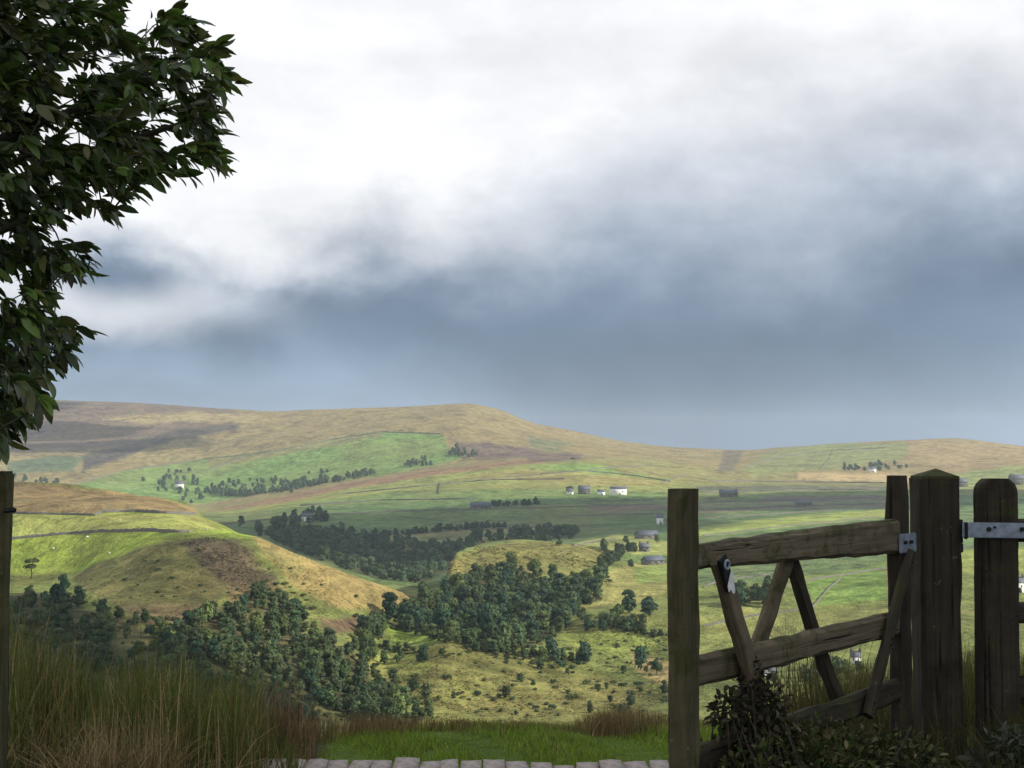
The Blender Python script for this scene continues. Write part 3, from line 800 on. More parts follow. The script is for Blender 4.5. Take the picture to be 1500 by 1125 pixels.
wood_trees(W3, 140, 430, 720, 4.2, 2, .6, 1.1, 'the wood beyond the rushes', 'trees of the wood under the spur',
           [(120, 'at the far left of'), (260, 'left of the middle of'), (400, 'right of the middle of'), (9999, 'at the right end of')], [(900, 'high up'), (950, 'halfway down'), (9999, 'low down')])
wood_mass('scrub_wood', scatter(W3, 520, 430, 720, 1.8, 42) + scatter([(180, 900), (300, 890), (460, 880), (470, 930), (250, 940)], 60, 500, 760, 3, 43)
          + scatter([(450, 950), (540, 985), (620, 1040), (620, 1062), (430, 1062)], 60, 430, 720, 3, 44), BROAD[:4] + BUSH + BUSH, .45, .95,
          'tangled scrub filling the wood below the spur', 'scrub')
wood_mass('clough_scrub', scatter(W1, 240, 640, 1100, 2.5, 45) + along([(540, 918), (600, 925), (690, 950), (740, 955), (800, 938), (850, 908)], 46, 600, 900, 5, 46), BROAD[:3] + BUSH, .5, 1.0,
          'scrub and saplings filling the wooded clough', 'scrub')
wood_mass('valley_wood', scatter([(385, 776), (480, 776), (560, 790), (640, 800), (700, 800), (650, 835), (615, 856), (560, 850), (500, 832), (430, 808), (345, 770)], 420, 1120, 1750, 4, 3)
          + scatter([(690, 800), (760, 790), (850, 786), (850, 780), (760, 780), (690, 788)], 60, 1150, 1800, 4, 47)
          + along([(400, 768), (480, 762)], 26, 1200, 2000, 4, 4) + scatter([(395, 765), (470, 750), (482, 758), (400, 772)], 24, 1200, 2100, 6, 41), BROAD, .9, 1.4,
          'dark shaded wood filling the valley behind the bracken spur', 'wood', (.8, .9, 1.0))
wood_mass('slope_scrub', scatter([(430, 935), (520, 945), (560, 985), (520, 1000), (440, 970)], 70, 470, 760, 2.5, 91) + scatter([(545, 995), (620, 1005), (640, 1055), (560, 1060)], 55, 470, 740, 2.5, 92)
          + along([(540, 945), (600, 955), (665, 962)], 26, 480, 800, 6, 93) + along([(640, 925), (700, 952), (760, 960), (860, 968)], 34, 480, 820, 7, 94) + along([(870, 915), (930, 925), (985, 935)], 22, 560, 900, 5, 95)
          + scatter([(650, 990), (980, 1000), (980, 1050), (660, 1055)], 46, 470, 740, 5, 96) + scatter([(680, 955), (980, 940), (980, 990), (720, 995)], 40, 480, 840, 5, 97), BROAD[:2] + BUSH + BUSH, .28, .70,
          'scrub and saplings straggling over the near valley slope', 'scrub')
wood_mass('hedgerow_trees', along([(548, 786), (650, 778), (740, 772)], 50, 1200, 2000, 3, 5) + along([(690, 806), (760, 795), (835, 788)], 34, 1100, 1900, 4, 6)
          + along([(720, 742), (800, 738)], 22, 1500, 2300, 2, 7) + along([(880, 838), (905, 818), (930, 806)], 24, 900, 1500, 4, 8), BROAD, .6, 1.0,
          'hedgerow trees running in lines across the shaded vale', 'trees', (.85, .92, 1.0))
wood_mass('distant_plantation', along([(300, 722), (360, 726), (430, 716), (500, 703), (545, 694)], 110, 2550, 3400, 4, 9) + scatter([(290, 715), (440, 695), (480, 690), (480, 706), (430, 722), (330, 726)], 60, 2550, 3400, 9, 10)
          + scatter([(225, 718), (250, 690), (280, 690), (290, 712), (300, 738), (280, 740)], 36, 2500, 3500, 8, 11)
          + scatter([(590, 682), (625, 670), (632, 682), (600, 688)], 16, 2500, 3500, 8, 12) + scatter([(655, 668), (665, 656), (700, 668), (695, 672)], 22, 2500, 3600, 8, 13)
          + scatter([(1225, 692), (1330, 690), (1330, 682), (1228, 684)], 26, 2300, 3500, 8, 14)
          + scatter([(20, 700), (90, 705), (85, 712), (20, 712)], 16, 2500, 3500, 8, 15), BROAD, .9, 1.5,
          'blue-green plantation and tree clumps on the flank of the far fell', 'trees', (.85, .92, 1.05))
SINGLES = [  # px, py of the foot, kind, scale, label
    (46, 848, PINE, 1.05, 'lone flat-topped pine at the lower edge of the bright green field', 740, 900),
    (885, 806, 3, 1.15, 'lone rounded tree in the yellow field left of the grey barns', 900, 1600),
    (921, 898, 1, 1.25, 'rounded tree standing alone in the yellow field above the clough', 600, 1200),
    (952, 902, 2, 1.5, 'broad tree half hidden by the left end of the open gate', 600, 1200),
    (938, 982, 0, 1.05, 'round bushy tree on the golden slope just left of the gate', 480, 900),
    (962, 988, 4, .85, 'smaller round tree against the left end of the gate', 480, 900),
    (917, 794, 1, .9, 'tree against the left gable of the upper grey barn', 1000, 1700),
    (962, 795, 2, .8, 'tree at the right end of the upper grey barn', 1000, 1700),
    (924, 830, 3, .75, 'tree at the left end of the lower grey barn', 780, 1300),
    (835, 722, 5, 1.9, 'dark tree beside the grey house on the sunlit shelf', 1900, 2700),
    (838, 673, 8, 1.9, 'tiny lone thorn on the heather below the fell', 2300, 3700),
    (210, 705, 6, 1.2, 'small lone tree in the far green field left of the farm clump', 2500, 3700),
    (185, 850, 8, .9, 'thorn bush on the brow of the spur below the green field', 600, 860),
    (233, 868, 7, .9, 'thorn bush in the middle of the olive spur slope', 600, 860),
    (522, 905, 9, .8, 'small dark bush at the tip of the bracken patch', 560, 860),
    (820, 800, 9, 1.4, 'dark bush cluster on the edge of the knoll', 900, 1400),
]
for px, py, k, s, lab, d0, d1 in SINGLES:
    p = hit(px, py, d0, d1)
    if p is not None:
        tree('pine_tree' if k == PINE else ('bush' if k in BUSH else 'broadleaf_tree'), p, k, s, lab, 'bush' if k in BUSH else 'tree')
def clump(poly, n, d0, d1, gap, seed, kinds, smin, smax, name, cat, label, group):
    P = scatter(poly, n, d0, d1, gap, seed)
    pp = [project(*[np.array(c) for c in p]) for p in P]
    xs = sorted(float(q[0]) for q in pp); ys = sorted(float(q[1]) for q in pp)
    cut = [xs[len(xs) * i // 4] for i in (1, 2, 3)]; ym = ys[len(ys) // 2]
    for p, q in zip(P, pp):
        s_ = random.uniform(smin, smax); tn = random.choice([0, 0, 1, 2])
        where = ['left end', 'left of centre', 'right of centre', 'right end'][sum(float(q[0]) >= c for c in cut)]
        lab = f"{'large' if s_ > (smin + smax) / 2 else 'small'} {TONES[tn]} {label}, {where}, {'lower' if float(q[1]) >= ym else 'upper'} side"
        tree(name, p, random.choice(kinds), s_, lab, cat, group, tn)
clump([(850, 912), (900, 905), (945, 915), (930, 925), (860, 925)], 16, 600, 1000, 4, 21, BROAD, .7, 1.0, 'broadleaf_tree', 'tree', 'tree in the strip below the yellow field', 'trees below the yellow field')
clump([(1062, 875), (1128, 870), (1130, 890), (1065, 895)], 11, 600, 1200, 5, 22, BROAD, 1.1, 1.5, 'broadleaf_tree', 'tree', 'tree seen above the gate rail', 'trees seen through the gate')
clump([(765, 975), (800, 965), (858, 972), (850, 980), (790, 984)], 15, 480, 800, 3, 23, BUSH + [1, 2], .6, 1.2, 'bush', 'bush', 'bush in the golden slope thicket', 'thicket on the golden slope')
clump([(530, 940), (600, 950), (660, 955), (655, 970), (560, 975), (520, 965)], 14, 480, 800, 4, 24, BROAD, .45, .75, 'broadleaf_tree', 'tree', 'tree in the row below the meadow', 'trees below the green meadow')
clump([(520, 920), (555, 912), (560, 945), (525, 950)], 8, 520, 800, 4, 25, BROAD, .7, 1.0, 'broadleaf_tree', 'tree', 'tree beside the small bright meadow', 'trees beside the meadow')
clump([(560, 990), (960, 1000), (960, 1045), (600, 1050)], 34, 480, 760, 5, 26, BUSH, .35, .85, 'bush', 'bush', 'bush scattered on the golden slope', 'bushes scattered on the golden slope')
clump([(640, 955), (980, 930), (980, 985), (700, 985)], 30, 520, 860, 5, 27, BUSH, .3, .7, 'bush', 'bush', 'bush dotted over the pale upper slope', 'bushes on the upper slope')
clump([(380, 845), (440, 860), (470, 900), (420, 900)], 12, 560, 800, 4, 28, BUSH, .4, .9, 'bush', 'bush', 'shrub on the bracken flank of the spur', 'shrubs on the spur flank')
clump([(120, 850), (260, 800), (420, 830), (560, 880), (420, 890), (200, 890)], 34, 590, 850, 6, 30, BUSH, .25, .6, 'bush', 'bush', 'thorn on the spur side', 'thorns on the spur side')
clump([(1120, 990), (1260, 970), (1260, 1000), (1130, 1005)], 14, 480, 800, 4, 29, BROAD, .6, .9, 'broadleaf_tree', 'tree', 'tree seen under the gate rail', 'trees glimpsed under the rail')


def rough_cover(name, poly, n, d0, d1, pal, size, label, seed):
    g_ = np.random.default_rng(seed); gr = random.Random(seed)
    xs = [p[0] for p in poly]; ys = [p[1] for p in poly]; P = []
    for _ in range(n):
        px, py = gr.uniform(min(xs), max(xs)), gr.uniform(min(ys), max(ys))
        if not in_poly(px, py, poly): continue
        if vnoise(np.array(px / 17.0), np.array(py / 7.0 + seed)) < .38: continue
        h = hit(px, py, d0, d1)
        if h is not None: P.append(h)
    P = np.repeat(np.array([tuple(p) for p in P]), 4, axis=0)
    P += g_.normal(0, size * .55, P.shape) * np.array([1, 1, .35]); P[:, 2] += size * .12
    N = rand_dirs(len(P), g_); N[:, 2] = np.abs(N[:, 2]) + 1.4; N /= np.linalg.norm(N, axis=1, keepdims=True)
    V, F = leaf_cards(P, N, size * .55, g_)
    pa = np.array(pal); C = np.repeat(pa[g_.integers(len(pa), size=len(P) // 4)], 4, axis=0) * g_.uniform(.7, 1.3, (len(P), 1))
    tag(obj(name, np_mesh(name, V, F, M_FOLIAGE, np.repeat(C, 4, axis=0))), label, 'undergrowth', kind='stuff')
GOLD = [(.21, .17, .06), (.15, .15, .045), (.10, .12, .032), (.26, .20, .085), (.12, .14, .035), (.15, .10, .045)]
rough_cover('bracken', [(500, 930), (660, 935), (800, 920), (985, 915), (985, 1050), (600, 1060), (520, 990)], 7500, 470, 860, GOLD, .75, 'tussocks and bracken roughening the golden slope', 81)
rough_cover('spur_bracken', [(110, 845), (260, 792), (370, 788), (460, 822), (630, 876), (600, 900), (480, 915), (330, 915), (150, 905)], 3200, 590, 860, [(.17, .12, .05), (.11, .11, .035), (.24, .17, .07), (.085, .07, .045)], .65, 'bracken and heather on the steep side of the spur', 82)
rough_cover('heather', [(262, 794), (300, 786), (350, 789), (385, 830), (415, 870), (375, 882), (330, 852), (290, 825)], 2600, 590, 830, [(.07, .058, .042), (.085, .065, .05), (.075, .08, .034)], .6, 'dark heather on the brow of the spur', 84)
rough_cover('knoll_bracken', [(640, 832), (700, 801), (850, 797), (905, 813), (860, 850), (680, 850)], 900, 820, 1130, GOLD, 1.5, 'bracken on the rounded knoll', 83)


# ------------------------------------------------------------------ drystone walls and field hedges
def field_wall(pts, label, d0, d1, h=1.25, wd=.7, hedge=False):
    P = []
    for a, b in zip(pts, pts[1:]):
        n = max(2, int(math.hypot(b[0] - a[0], b[1] - a[1]) / 3))
        for i in range(n):
            q = hit(a[0] + (b[0] - a[0]) * i / n, a[1] + (b[1] - a[1]) * i / n, d0, d1)
            if q is not None: P.append(q)
    if len(P) < 3: return
    V, F = [], []
    for i, p in enumerate(P):
        d = P[min(i + 1, len(P) - 1)] - P[max(i - 1, 0)]
        s = Vector((-d.y, d.x, 0)).normalized() * wd * .5
        hh_ = h * random.uniform(.72, 1.18)
        for q in (p - s + Vector((0, 0, -.6)), p - s * .62 + Vector((0, 0, hh_)), p + s * .62 + Vector((0, 0, hh_)), p + s + Vector((0, 0, -.6))):
            V.append(tuple(q))
    for i in range(len(P) - 1):
        for k in range(3):
            F.append((4 * i + k, 4 * i + 4 + k, 4 * i + 5 + k, 4 * i + 1 + k))
    V = np.array(V); c = P[0]
    o = obj('hedge' if hedge else 'drystone_wall', np_mesh('field_wall', V - np.array(c), np.array(F), M_STONEWALL), loc=c)
    tag(o, label, 'hedge' if hedge else 'wall', 'field walls', 'thing')

WALLS = [
    ([(-60, 796), (20, 790), (80, 784), (150, 779), (220, 778), (280, 781)], 'dark drystone wall crossing the middle of the bright green field', 740, 960, 1.6),
    ([(138, 756), (150, 751), (200, 750), (290, 755)], 'drystone wall along the top of the bright green field', 800, 1000, 1.8),
    ([(-60, 753), (20, 752), (138, 755)], 'drystone wall between the brown moor and the green field', 800, 1000, 1.3),
    ([(100, 712), (180, 690), (300, 673), (400, 662)], 'far wall along the upper edge of the long green field', 2600, 3700, 2.2),
    ([(400, 662), (480, 645), (560, 633), (648, 636)], 'far wall along the top of the green field under the fell', 2600, 3700, 2.2),
    ([(645, 707), (642, 727)], 'short upright wall dividing the sunlit shelf', 1900, 2600, 2.2),
    ([(440, 741), (560, 733), (700, 731)], 'wall along the foot of the sunlit shelf', 1800, 2400, 1.8),
    ([(560, 784), (680, 777), (780, 773), (870, 770)], 'pale-edged wall across the shaded vale', 1250, 1900, 1.3),
    ([(970, 708), (990, 700), (1010, 695)], 'short dark wall climbing to the pass behind the gate end', 2000, 2800, 2.2),
    ([(1030, 748), (1160, 742), (1300, 738)], 'long wall across the vale above the bright strip', 1300, 2300, 1.5),
    ([(1030, 760), (1150, 752), (1300, 744)], 'wall along the upper edge of the bright strip', 1300, 2300, 1.4),
    ([(1130, 862), (1200, 848), (1240, 842), (1300, 832)], 'wall seen through the gate braces, climbing right', 700, 1300, 1.1),
    ([(1030, 918), (1090, 905), (1130, 898), (1190, 893)], 'wall seen below the trees through the gate', 620, 1200, 1.0),
    ([(1040, 705), (1160, 706), (1300, 708)], 'far wall below the golden strip', 2000, 2800, 2.0),
    ([(860, 690), (930, 697), (985, 706)], 'far wall between two green strips on the shelf', 1900, 2700, 1.6),
    ([(330, 768), (420, 758), (520, 752), (640, 748)], 'dark wall along the near side of the shaded vale', 1250, 2100, 1.5),
    ([(640, 748), (760, 745), (860, 742), (960, 739)], 'dark wall running level below the white farm', 1400, 2300, 1.5),
    ([(820, 757), (900, 754), (970, 752)], 'wall across the dark pasture above the grey barns', 1300, 2100, 1.4),
    ([(740, 700), (850, 690), (900, 684), (960, 682)], 'thin far wall under the pass', 2000, 2800, 1.7),
    ([(500, 724), (620, 712), (720, 703), (830, 702)], 'wall along the middle of the sunlit shelf', 1900, 2600, 1.7),
    ([(850, 735), (960, 733)], 'short level wall right of the white barn', 1700, 2400, 1.5),
    ([(1030, 722), (1150, 719), (1290, 717)], 'level far wall right of the gate end', 1900, 2700, 1.7),
    ([(1030, 736), (1150, 733), (1290, 729)], 'grey wall above the dim farm in the vale', 1600, 2500, 1.5),
    ([(1030, 785), (1150, 771), (1290, 757)], 'wall along the lower edge of the bright strip', 1200, 1900, 1.2),
    ([(1190, 890), (1215, 862), (1235, 845)], 'wall climbing between the two middle braces', 650, 1300, 1.0),
    ([(1030, 860), (1060, 850), (1130, 842)], 'wall just under the top rail of the gate', 700, 1300, 1.0),
    ([(840, 800), (880, 793), (905, 790)], 'wall at the left of the grey barns', 1000, 1700, 1.3),
    ([(1090, 684), (1150, 668), (1220, 660), (1300, 656)], 'far wall climbing the right-hand fell', 2600, 3900, 2.0),
    ([(1200, 690), (1215, 672), (1222, 655)], 'far wall running straight up the right-hand fell', 2500, 3900, 2.0),
    ([(300, 690), (330, 680), (360, 668)], 'far wall crossing the long green field', 2700, 3700, 2.0),
    ([(1400, 803), (1500, 797)], 'field wall beyond the gap between post and gate', 900, 1700, 1.3),
]
for pts, lab, d0, d1, h in WALLS:
    field_wall(pts, lab, d0, d1, h)


# ------------------------------------------------------------------ farm buildings
def box_vf(x0, x1, y0, y1, z0, z1):
    V = np.array([(x, y, z) for z in (z0, z1) for y in (y0, y1) for x in (x0, x1)], float)
    F = np.array([(0, 2, 3, 1), (4, 5, 7, 6), (0, 1, 5, 4), (2, 6, 7, 3), (0, 4, 6, 2), (1, 3, 7, 5)])
    return V, F


def building(name, px, py, wpx, hpx, label, d0, d1, wall, roof, deep=.45, rz=0.0, rise=.35, chimney=False, openings=3, cat='farm building'):
    p = hit(px, py, d0, d1)
    if p is None: return
    k = p.y / F_PX
    L = wpx * k; H = hpx * k * (1 - rise); B = max(5.0, L * deep); RH = hpx * k * rise
    zb = max(ground(p.x + sx * L / 2, p.y + sy * B) for sx in (-1, 0, 1) for sy in (0, 1, -.5))
    e = empty(name, (p.x, p.y + B * .5, min(zb, p.z + 2.5) - .2), rz)
    V, F = box_vf(-L / 2, L / 2, -B / 2, B / 2, -4.5, H)
    g1 = np.array([(-L / 2, -B / 2, H), (-L / 2, B / 2, H), (-L / 2, 0, H + RH), (L / 2, -B / 2, H), (L / 2, B / 2, H), (L / 2, 0, H + RH)])
    me = np_mesh('wall', np.concatenate([V, g1]), [F, np.array([(8, 9, 10), (11, 13, 12)])], wall)
    obj('wall', me, e)
    ov = .4; t_ = .25
    rv = []
    for z in (0, t_):
        rv += [(-L / 2 - ov, -B / 2 - ov, H - ov * RH / (B / 2) + z + .02), (L / 2 + ov, -B / 2 - ov, H - ov * RH / (B / 2) + z + .02), (-L / 2 - ov, 0, H + RH + z + .02), (L / 2 + ov, 0, H + RH + z + .02),
               (-L / 2 - ov, B / 2 + ov, H - ov * RH / (B / 2) + z + .02), (L / 2 + ov, B / 2 + ov, H - ov * RH / (B / 2) + z + .02)]
    rf = np.array([(0, 1, 3, 2), (2, 3, 5, 4), (6, 8, 9, 7), (8, 10, 11, 9), (0, 6, 7, 1), (4, 5, 11, 10), (0, 2, 8, 6), (2, 4, 10, 8), (1, 7, 9, 3), (3, 9, 11, 5)])
    ro = obj('roof', np_mesh('roof', np.array(rv), rf, roof), e)
    if chimney:
        for s in (-1, 1):
            V, F = box_vf(s * L * .42 - .6, s * L * .42 + .6, -.5, .5, H + RH * .5, H + RH + 1.6)
            obj('chimney', np_mesh('chimney', V, F, M_WALL_S), ro)
    for i in range(openings):
        cx = -L / 2 + L * (i + .5) / openings
        ww, wh = min(1.1, L * .06), min(1.4, H * .3)
        V, F = box_vf(cx - ww, cx + ww, -B / 2 - .06, -B / 2 + .1, H * .45, H * .45 + wh)
        obj('window', np_mesh('window', V, F, M_GLASS), e)
    V, F = box_vf(L * .08 - 1, L * .08 + 1, -B / 2 - .07, -B / 2 + .1, -.8, min(2.6, H * .42))
    obj('door', np_mesh('door', V, F, M_IRON), e)
    tag(e, label, cat)

building('long_barn', 906, 725, 24, 12, 'long white barn bright in the sun on the far shelf', 1900, 2700, M_WALL_W, M_SHEET, .4, .05, .2, openings=2, cat='barn')
building('white_shed', 881, 725, 11, 8, 'small white shed left of the long white barn', 1900, 2700, M_WALL_W, M_SLATE, .6, 0, .3, openings=1, cat='shed')
building('farmhouse', 856, 724, 17, 12, 'grey stone farmhouse left of the white sheds on the far shelf', 1900, 2700, M_WALL_S, M_SLATE, .5, .1, .4, True, 3, 'house')
building('white_cottage', 835, 724, 10, 8, 'pale cottage under the dark tree on the far shelf', 1900, 2700, M_WALL_W, M_SLATE, .6, 0, .45, True, 2, 'house')
building('long_barn', 704, 745, 30, 9, 'low barn with pale wall alone in the shaded vale', 1500, 2400, M_WALL_S, M_SHEET, .4, -.05, .45, openings=2, cat='barn')
building('farmhouse', 448, 764, 14, 12, 'pale farmhouse among dark trees in the shaded vale', 1200, 2300, M_WALL_W, M_SLATE, .5, .2, .4, True, 3, 'house')
building('white_cottage', 262, 716, 12, 10, 'white gabled cottage in the far clump of trees', 2500, 3600, M_WALL_W, M_SLATE, .6, .3, .4, True, 2, 'house')
building('long_barn', 948, 789, 34, 11, 'long grey-roofed barn just left of the gate end', 1000, 1800, M_WALL_S, M_SHEET, .40, .50, .45, openings=3, cat='barn')
building('farmhouse', 944, 808, 14, 12, 'small stone farmhouse between the two grey barns', 1000, 1560, M_WALL_S, M_SLATE, .6, .1, .4, True, 2, 'house')
building('long_barn', 957, 827, 32, 12, 'lower grey barn at the top of the yellow field', 780, 1300, M_WALL_S, M_SHEET, .45, .55, .45, openings=3, cat='barn')
building('white_cottage', 967, 768, 9, 14, 'white cottage showing at the left edge of the gate end', 1300, 2300, M_WALL_W, M_SLATE, .7, 0, .3, True, 1, 'house')
building('farmhouse', 1068, 728, 26, 10, 'grey farmhouse in the vale above the open gate', 1600, 2600, M_WALL_S, M_SLATE, .4, 0, .45, True, 3, 'house')
building('farmhouse', 1178, 742, 24, 9, 'dim grey farm in the vale above the top rail', 1500, 2500, M_WALL_S, M_SLATE, .4, 0, .45, True, 3, 'house')
building('white_cottage', 1279, 692, 9, 8, 'white house in the line of trees on the right-hand fell', 2300, 3500, M_WALL_W, M_SLATE, .7, 0, .35, True, 1, 'house')
building('farmhouse', 1410, 713, 16, 12, 'grey house on the far fell right of the pointed post', 2100, 3300, M_WALL_S, M_SLATE, .5, 0, .4, True, 2, 'house')
building('farmhouse', 1492, 710, 22, 14, 'grey house at the right-hand edge of the far fields', 2000, 3300, M_WALL_S, M_SLATE, .5, 0, .4, True, 2, 'house')
building('white_cottage', 1131, 992, 14, 16, 'white cottage among trees seen under the middle rail', 480, 900, M_WALL_W, M_SLATE, .7, .2, .4, True, 2, 'house')
building('white_cottage', 1256, 972, 14, 16, 'white cottage glimpsed beside the right-hand brace', 480, 900, M_WALL_W, M_SLATE, .7, -.2, .4, True, 2, 'house')
building('white_cottage', 1494, 868, 16, 20, 'white cottage at the right edge between the gate rails', 700, 1300, M_WALL_W, M_SLATE, .7, -.2, .35, True, 2, 'house')


# ------------------------------------------------------------------ sheep on the spur field
def sheep_mesh():
    bm = bmesh.new()
    bmesh.ops.create_uvsphere(bm, u_segments=12, v_segments=8, radius=1)
    for v in bm.verts:
        v.co = Vector((v.co.x * .62 * (1.04 - .12 * v.co.z), v.co.y * .30, v.co.z * .30 + .62))
    for x in (-.36, -.30, .32, .38):
        y = .13 if x in (-.36, .38) else -.13
        m_ = Matrix.Translation((x, y, .2)) @ Matrix.Diagonal((.045, .045, .21, 1))
        bmesh.ops.create_cone(bm, cap_ends=True, segments=6, radius1=.9, radius2=1.3, depth=2, matrix=m_)
    me = bpy.data.meshes.new('fleece'); bm.to_mesh(me); bm.free(); me.materials.append(M_WOOL)
    bm = bmesh.new()
    bmesh.ops.create_uvsphere(bm, u_segments=10, v_segments=6, radius=1)
    for v in bm.verts:
        v.co = Vector((v.co.x * .17 + .72 - .2 * v.co.z * .17, v.co.y * .09, v.co.z * .12 + .68 - .25 * v.co.x * .17))
    mh = bpy.data.meshes.new('head'); bm.to_mesh(mh); bm.free(); mh.materials.append(M_FACE)
    return me, mh
SHEEP = sheep_mesh()
for px, py, lab in [(176, 764, 'white sheep grazing near the top wall of the green field'), (128, 788, 'sheep just below the middle wall of the green field'),
                    (212, 773, 'sheep above the middle wall of the green field'), (303, 777, 'sheep near the right-hand tip of the green field'),
                    (78, 805, 'sheep in the lower left of the green field'), (160, 812, 'sheep low down in the middle of the green field')]:
    p = hit(px, py, 740, 960)
    if p is None: continue
    e = empty('sheep', p, random.uniform(0, 6.28), 1.35)
    obj('fleece', SHEEP[0], e); obj('head', SHEEP[1], e)
    tag(e, lab, 'sheep', 'sheep on the spur field')


# ------------------------------------------------------------------ clouds placed unseen past the top of the view to shade parts of the land
def cloud(cx, cy, cz, blobs, label, alt=1500, seed=0):
    g = random.Random(seed)
    k = (alt - cz) / SUN_DIR.z
    c = Vector((cx, cy, cz)) + SUN_DIR * k
    bm = bmesh.new()
    for (dx_, dy_, rx, ry) in blobs:
        for q in range(5):
            ox, oy = (0, 0) if q == 0 else (g.uniform(-.6, .6) * rx, g.uniform(-.6, .6) * ry)
            f = 1.0 if q == 0 else g.uniform(.45, .75)
            res = bmesh.ops.create_icosphere(bm, subdivisions=3, radius=1)
            for v in res['verts']:
                n_ = 1 + .13 * math.sin(v.co.x * 5 + q) * math.cos(v.co.y * 6 + v.co.z * 4) + g.uniform(-.03, .03)
                zz = v.co.z if v.co.z > 0 else v.co.z * .25
                v.co = Vector((v.co.x * rx * f * n_ + dx_ + ox, v.co.y * ry * f * n_ + dy_ + oy, zz * min(rx, ry) * .5 * f * n_))
    me = bpy.data.meshes.new('cloud'); bm.to_mesh(me); bm.free(); me.materials.append(M_CLOUD)
    for p_ in me.polygons: p_.use_smooth = True
    o = obj('cloud', me, loc=c)
    tag(o, label, 'cloud', kind='structure')
cloud(-40, 120, 0, [(0, 0, 260, 330), (-150, 200, 200, 200)], 'unseen grey cloud added to shade the gate and the near slope', seed=1)  # added out of view to keep the sun off the foreground
cloud(-285, 480, -80, [(0, 0, 130, 190), (60, -120, 120, 120)], 'unseen cloud added to shade the wood under the spur', seed=5)  # added out of view to darken the spur face and the wood below
cloud(-20, 1530, -75, [(-380, -60, 330, 230), (-60, 60, 330, 240), (330, 330, 420, 120), (800, 400, 420, 130)], 'cloud shading the vale', seed=2)
cloud(-1350, 3600, 60, [(-350, 250, 420, 170), (50, -120, 420, 120), (420, -330, 260, 90), (-250, -350, 300, 110)], 'cloud shading the west end of the fell', seed=3)


# ------------------------------------------------------------------ stone setts at the path edge
path = obj('path', np_mesh('path', *[np.array(q) for q in (
    [(-1.6, 3.0, .030), (.85, 3.0, .030), (.85, 6.30, .022), (-1.25, 6.36, .030)], [(0, 1, 2, 3)])], mat_plain('trodden_earth', (.075, .06, .045), .95, 0, .4, 20, .5)))
tag(path, kind='structure')
def sett(cx, cy, z, wx_, ly, seed):
    g = random.Random(seed)
    bm = bmesh.new()
    bmesh.ops.create_cube(bm, size=1)
    bmesh.ops.subdivide_edges(bm, edges=bm.edges[:], cuts=1, use_grid_fill=True)
    for v in bm.verts:
        r_ = 1 - .03 * (abs(v.co.x) > .4 and abs(v.co.y) > .4) - .02 * (v.co.z > .4 and (abs(v.co.x) > .4 or abs(v.co.y) > .4))
        v.co = Vector((v.co.x * wx_ * r_ + g.uniform(-.004, .004), v.co.y * ly * r_ + g.uniform(-.006, .006),
                       v.co.z * .14 - (.006 if v.co.z > .4 and (abs(v.co.x) > .4 or abs(v.co.y) > .4) else 0) + g.uniform(-.003, .003)))
    bmesh.ops.bevel(bm, geom=bm.edges[:], offset=.004, segments=1, affect='EDGES') if False else None
    me = bpy.data.meshes.new('sett'); bm.to_mesh(me); bm.free(); me.materials.append(M_SETT)
    for p_ in me.polygons: p_.use_smooth = True
    o = obj('sett', me, path, loc=(cx, cy, z)); o.rotation_euler = (g.uniform(-.03, .03), g.uniform(-.04, .04), g.uniform(-.05, .05))
for row, (ly, yc, x0, x1) in enumerate([(.34, 6.22, -1.12, .78), (.30, 5.88, -1.2, .80), (.32, 5.55, -1.25, .8)]):
    x = x0; i = 0
    while x < x1:
        wd = random.uniform(.078, .112)
        sunk = .035 if (row == 0 and .02 < x < .42 and random.random() < .6) else 0
        sett(x + wd / 2, yc + random.uniform(-.015, .015) - (x - x0) * .025, -.008 - sunk * .45 + random.uniform(-.007, .007) + .012 * (row == 0), wd, ly, 1000 * row + i)
        x += wd + random.uniform(.002, .009); i += 1


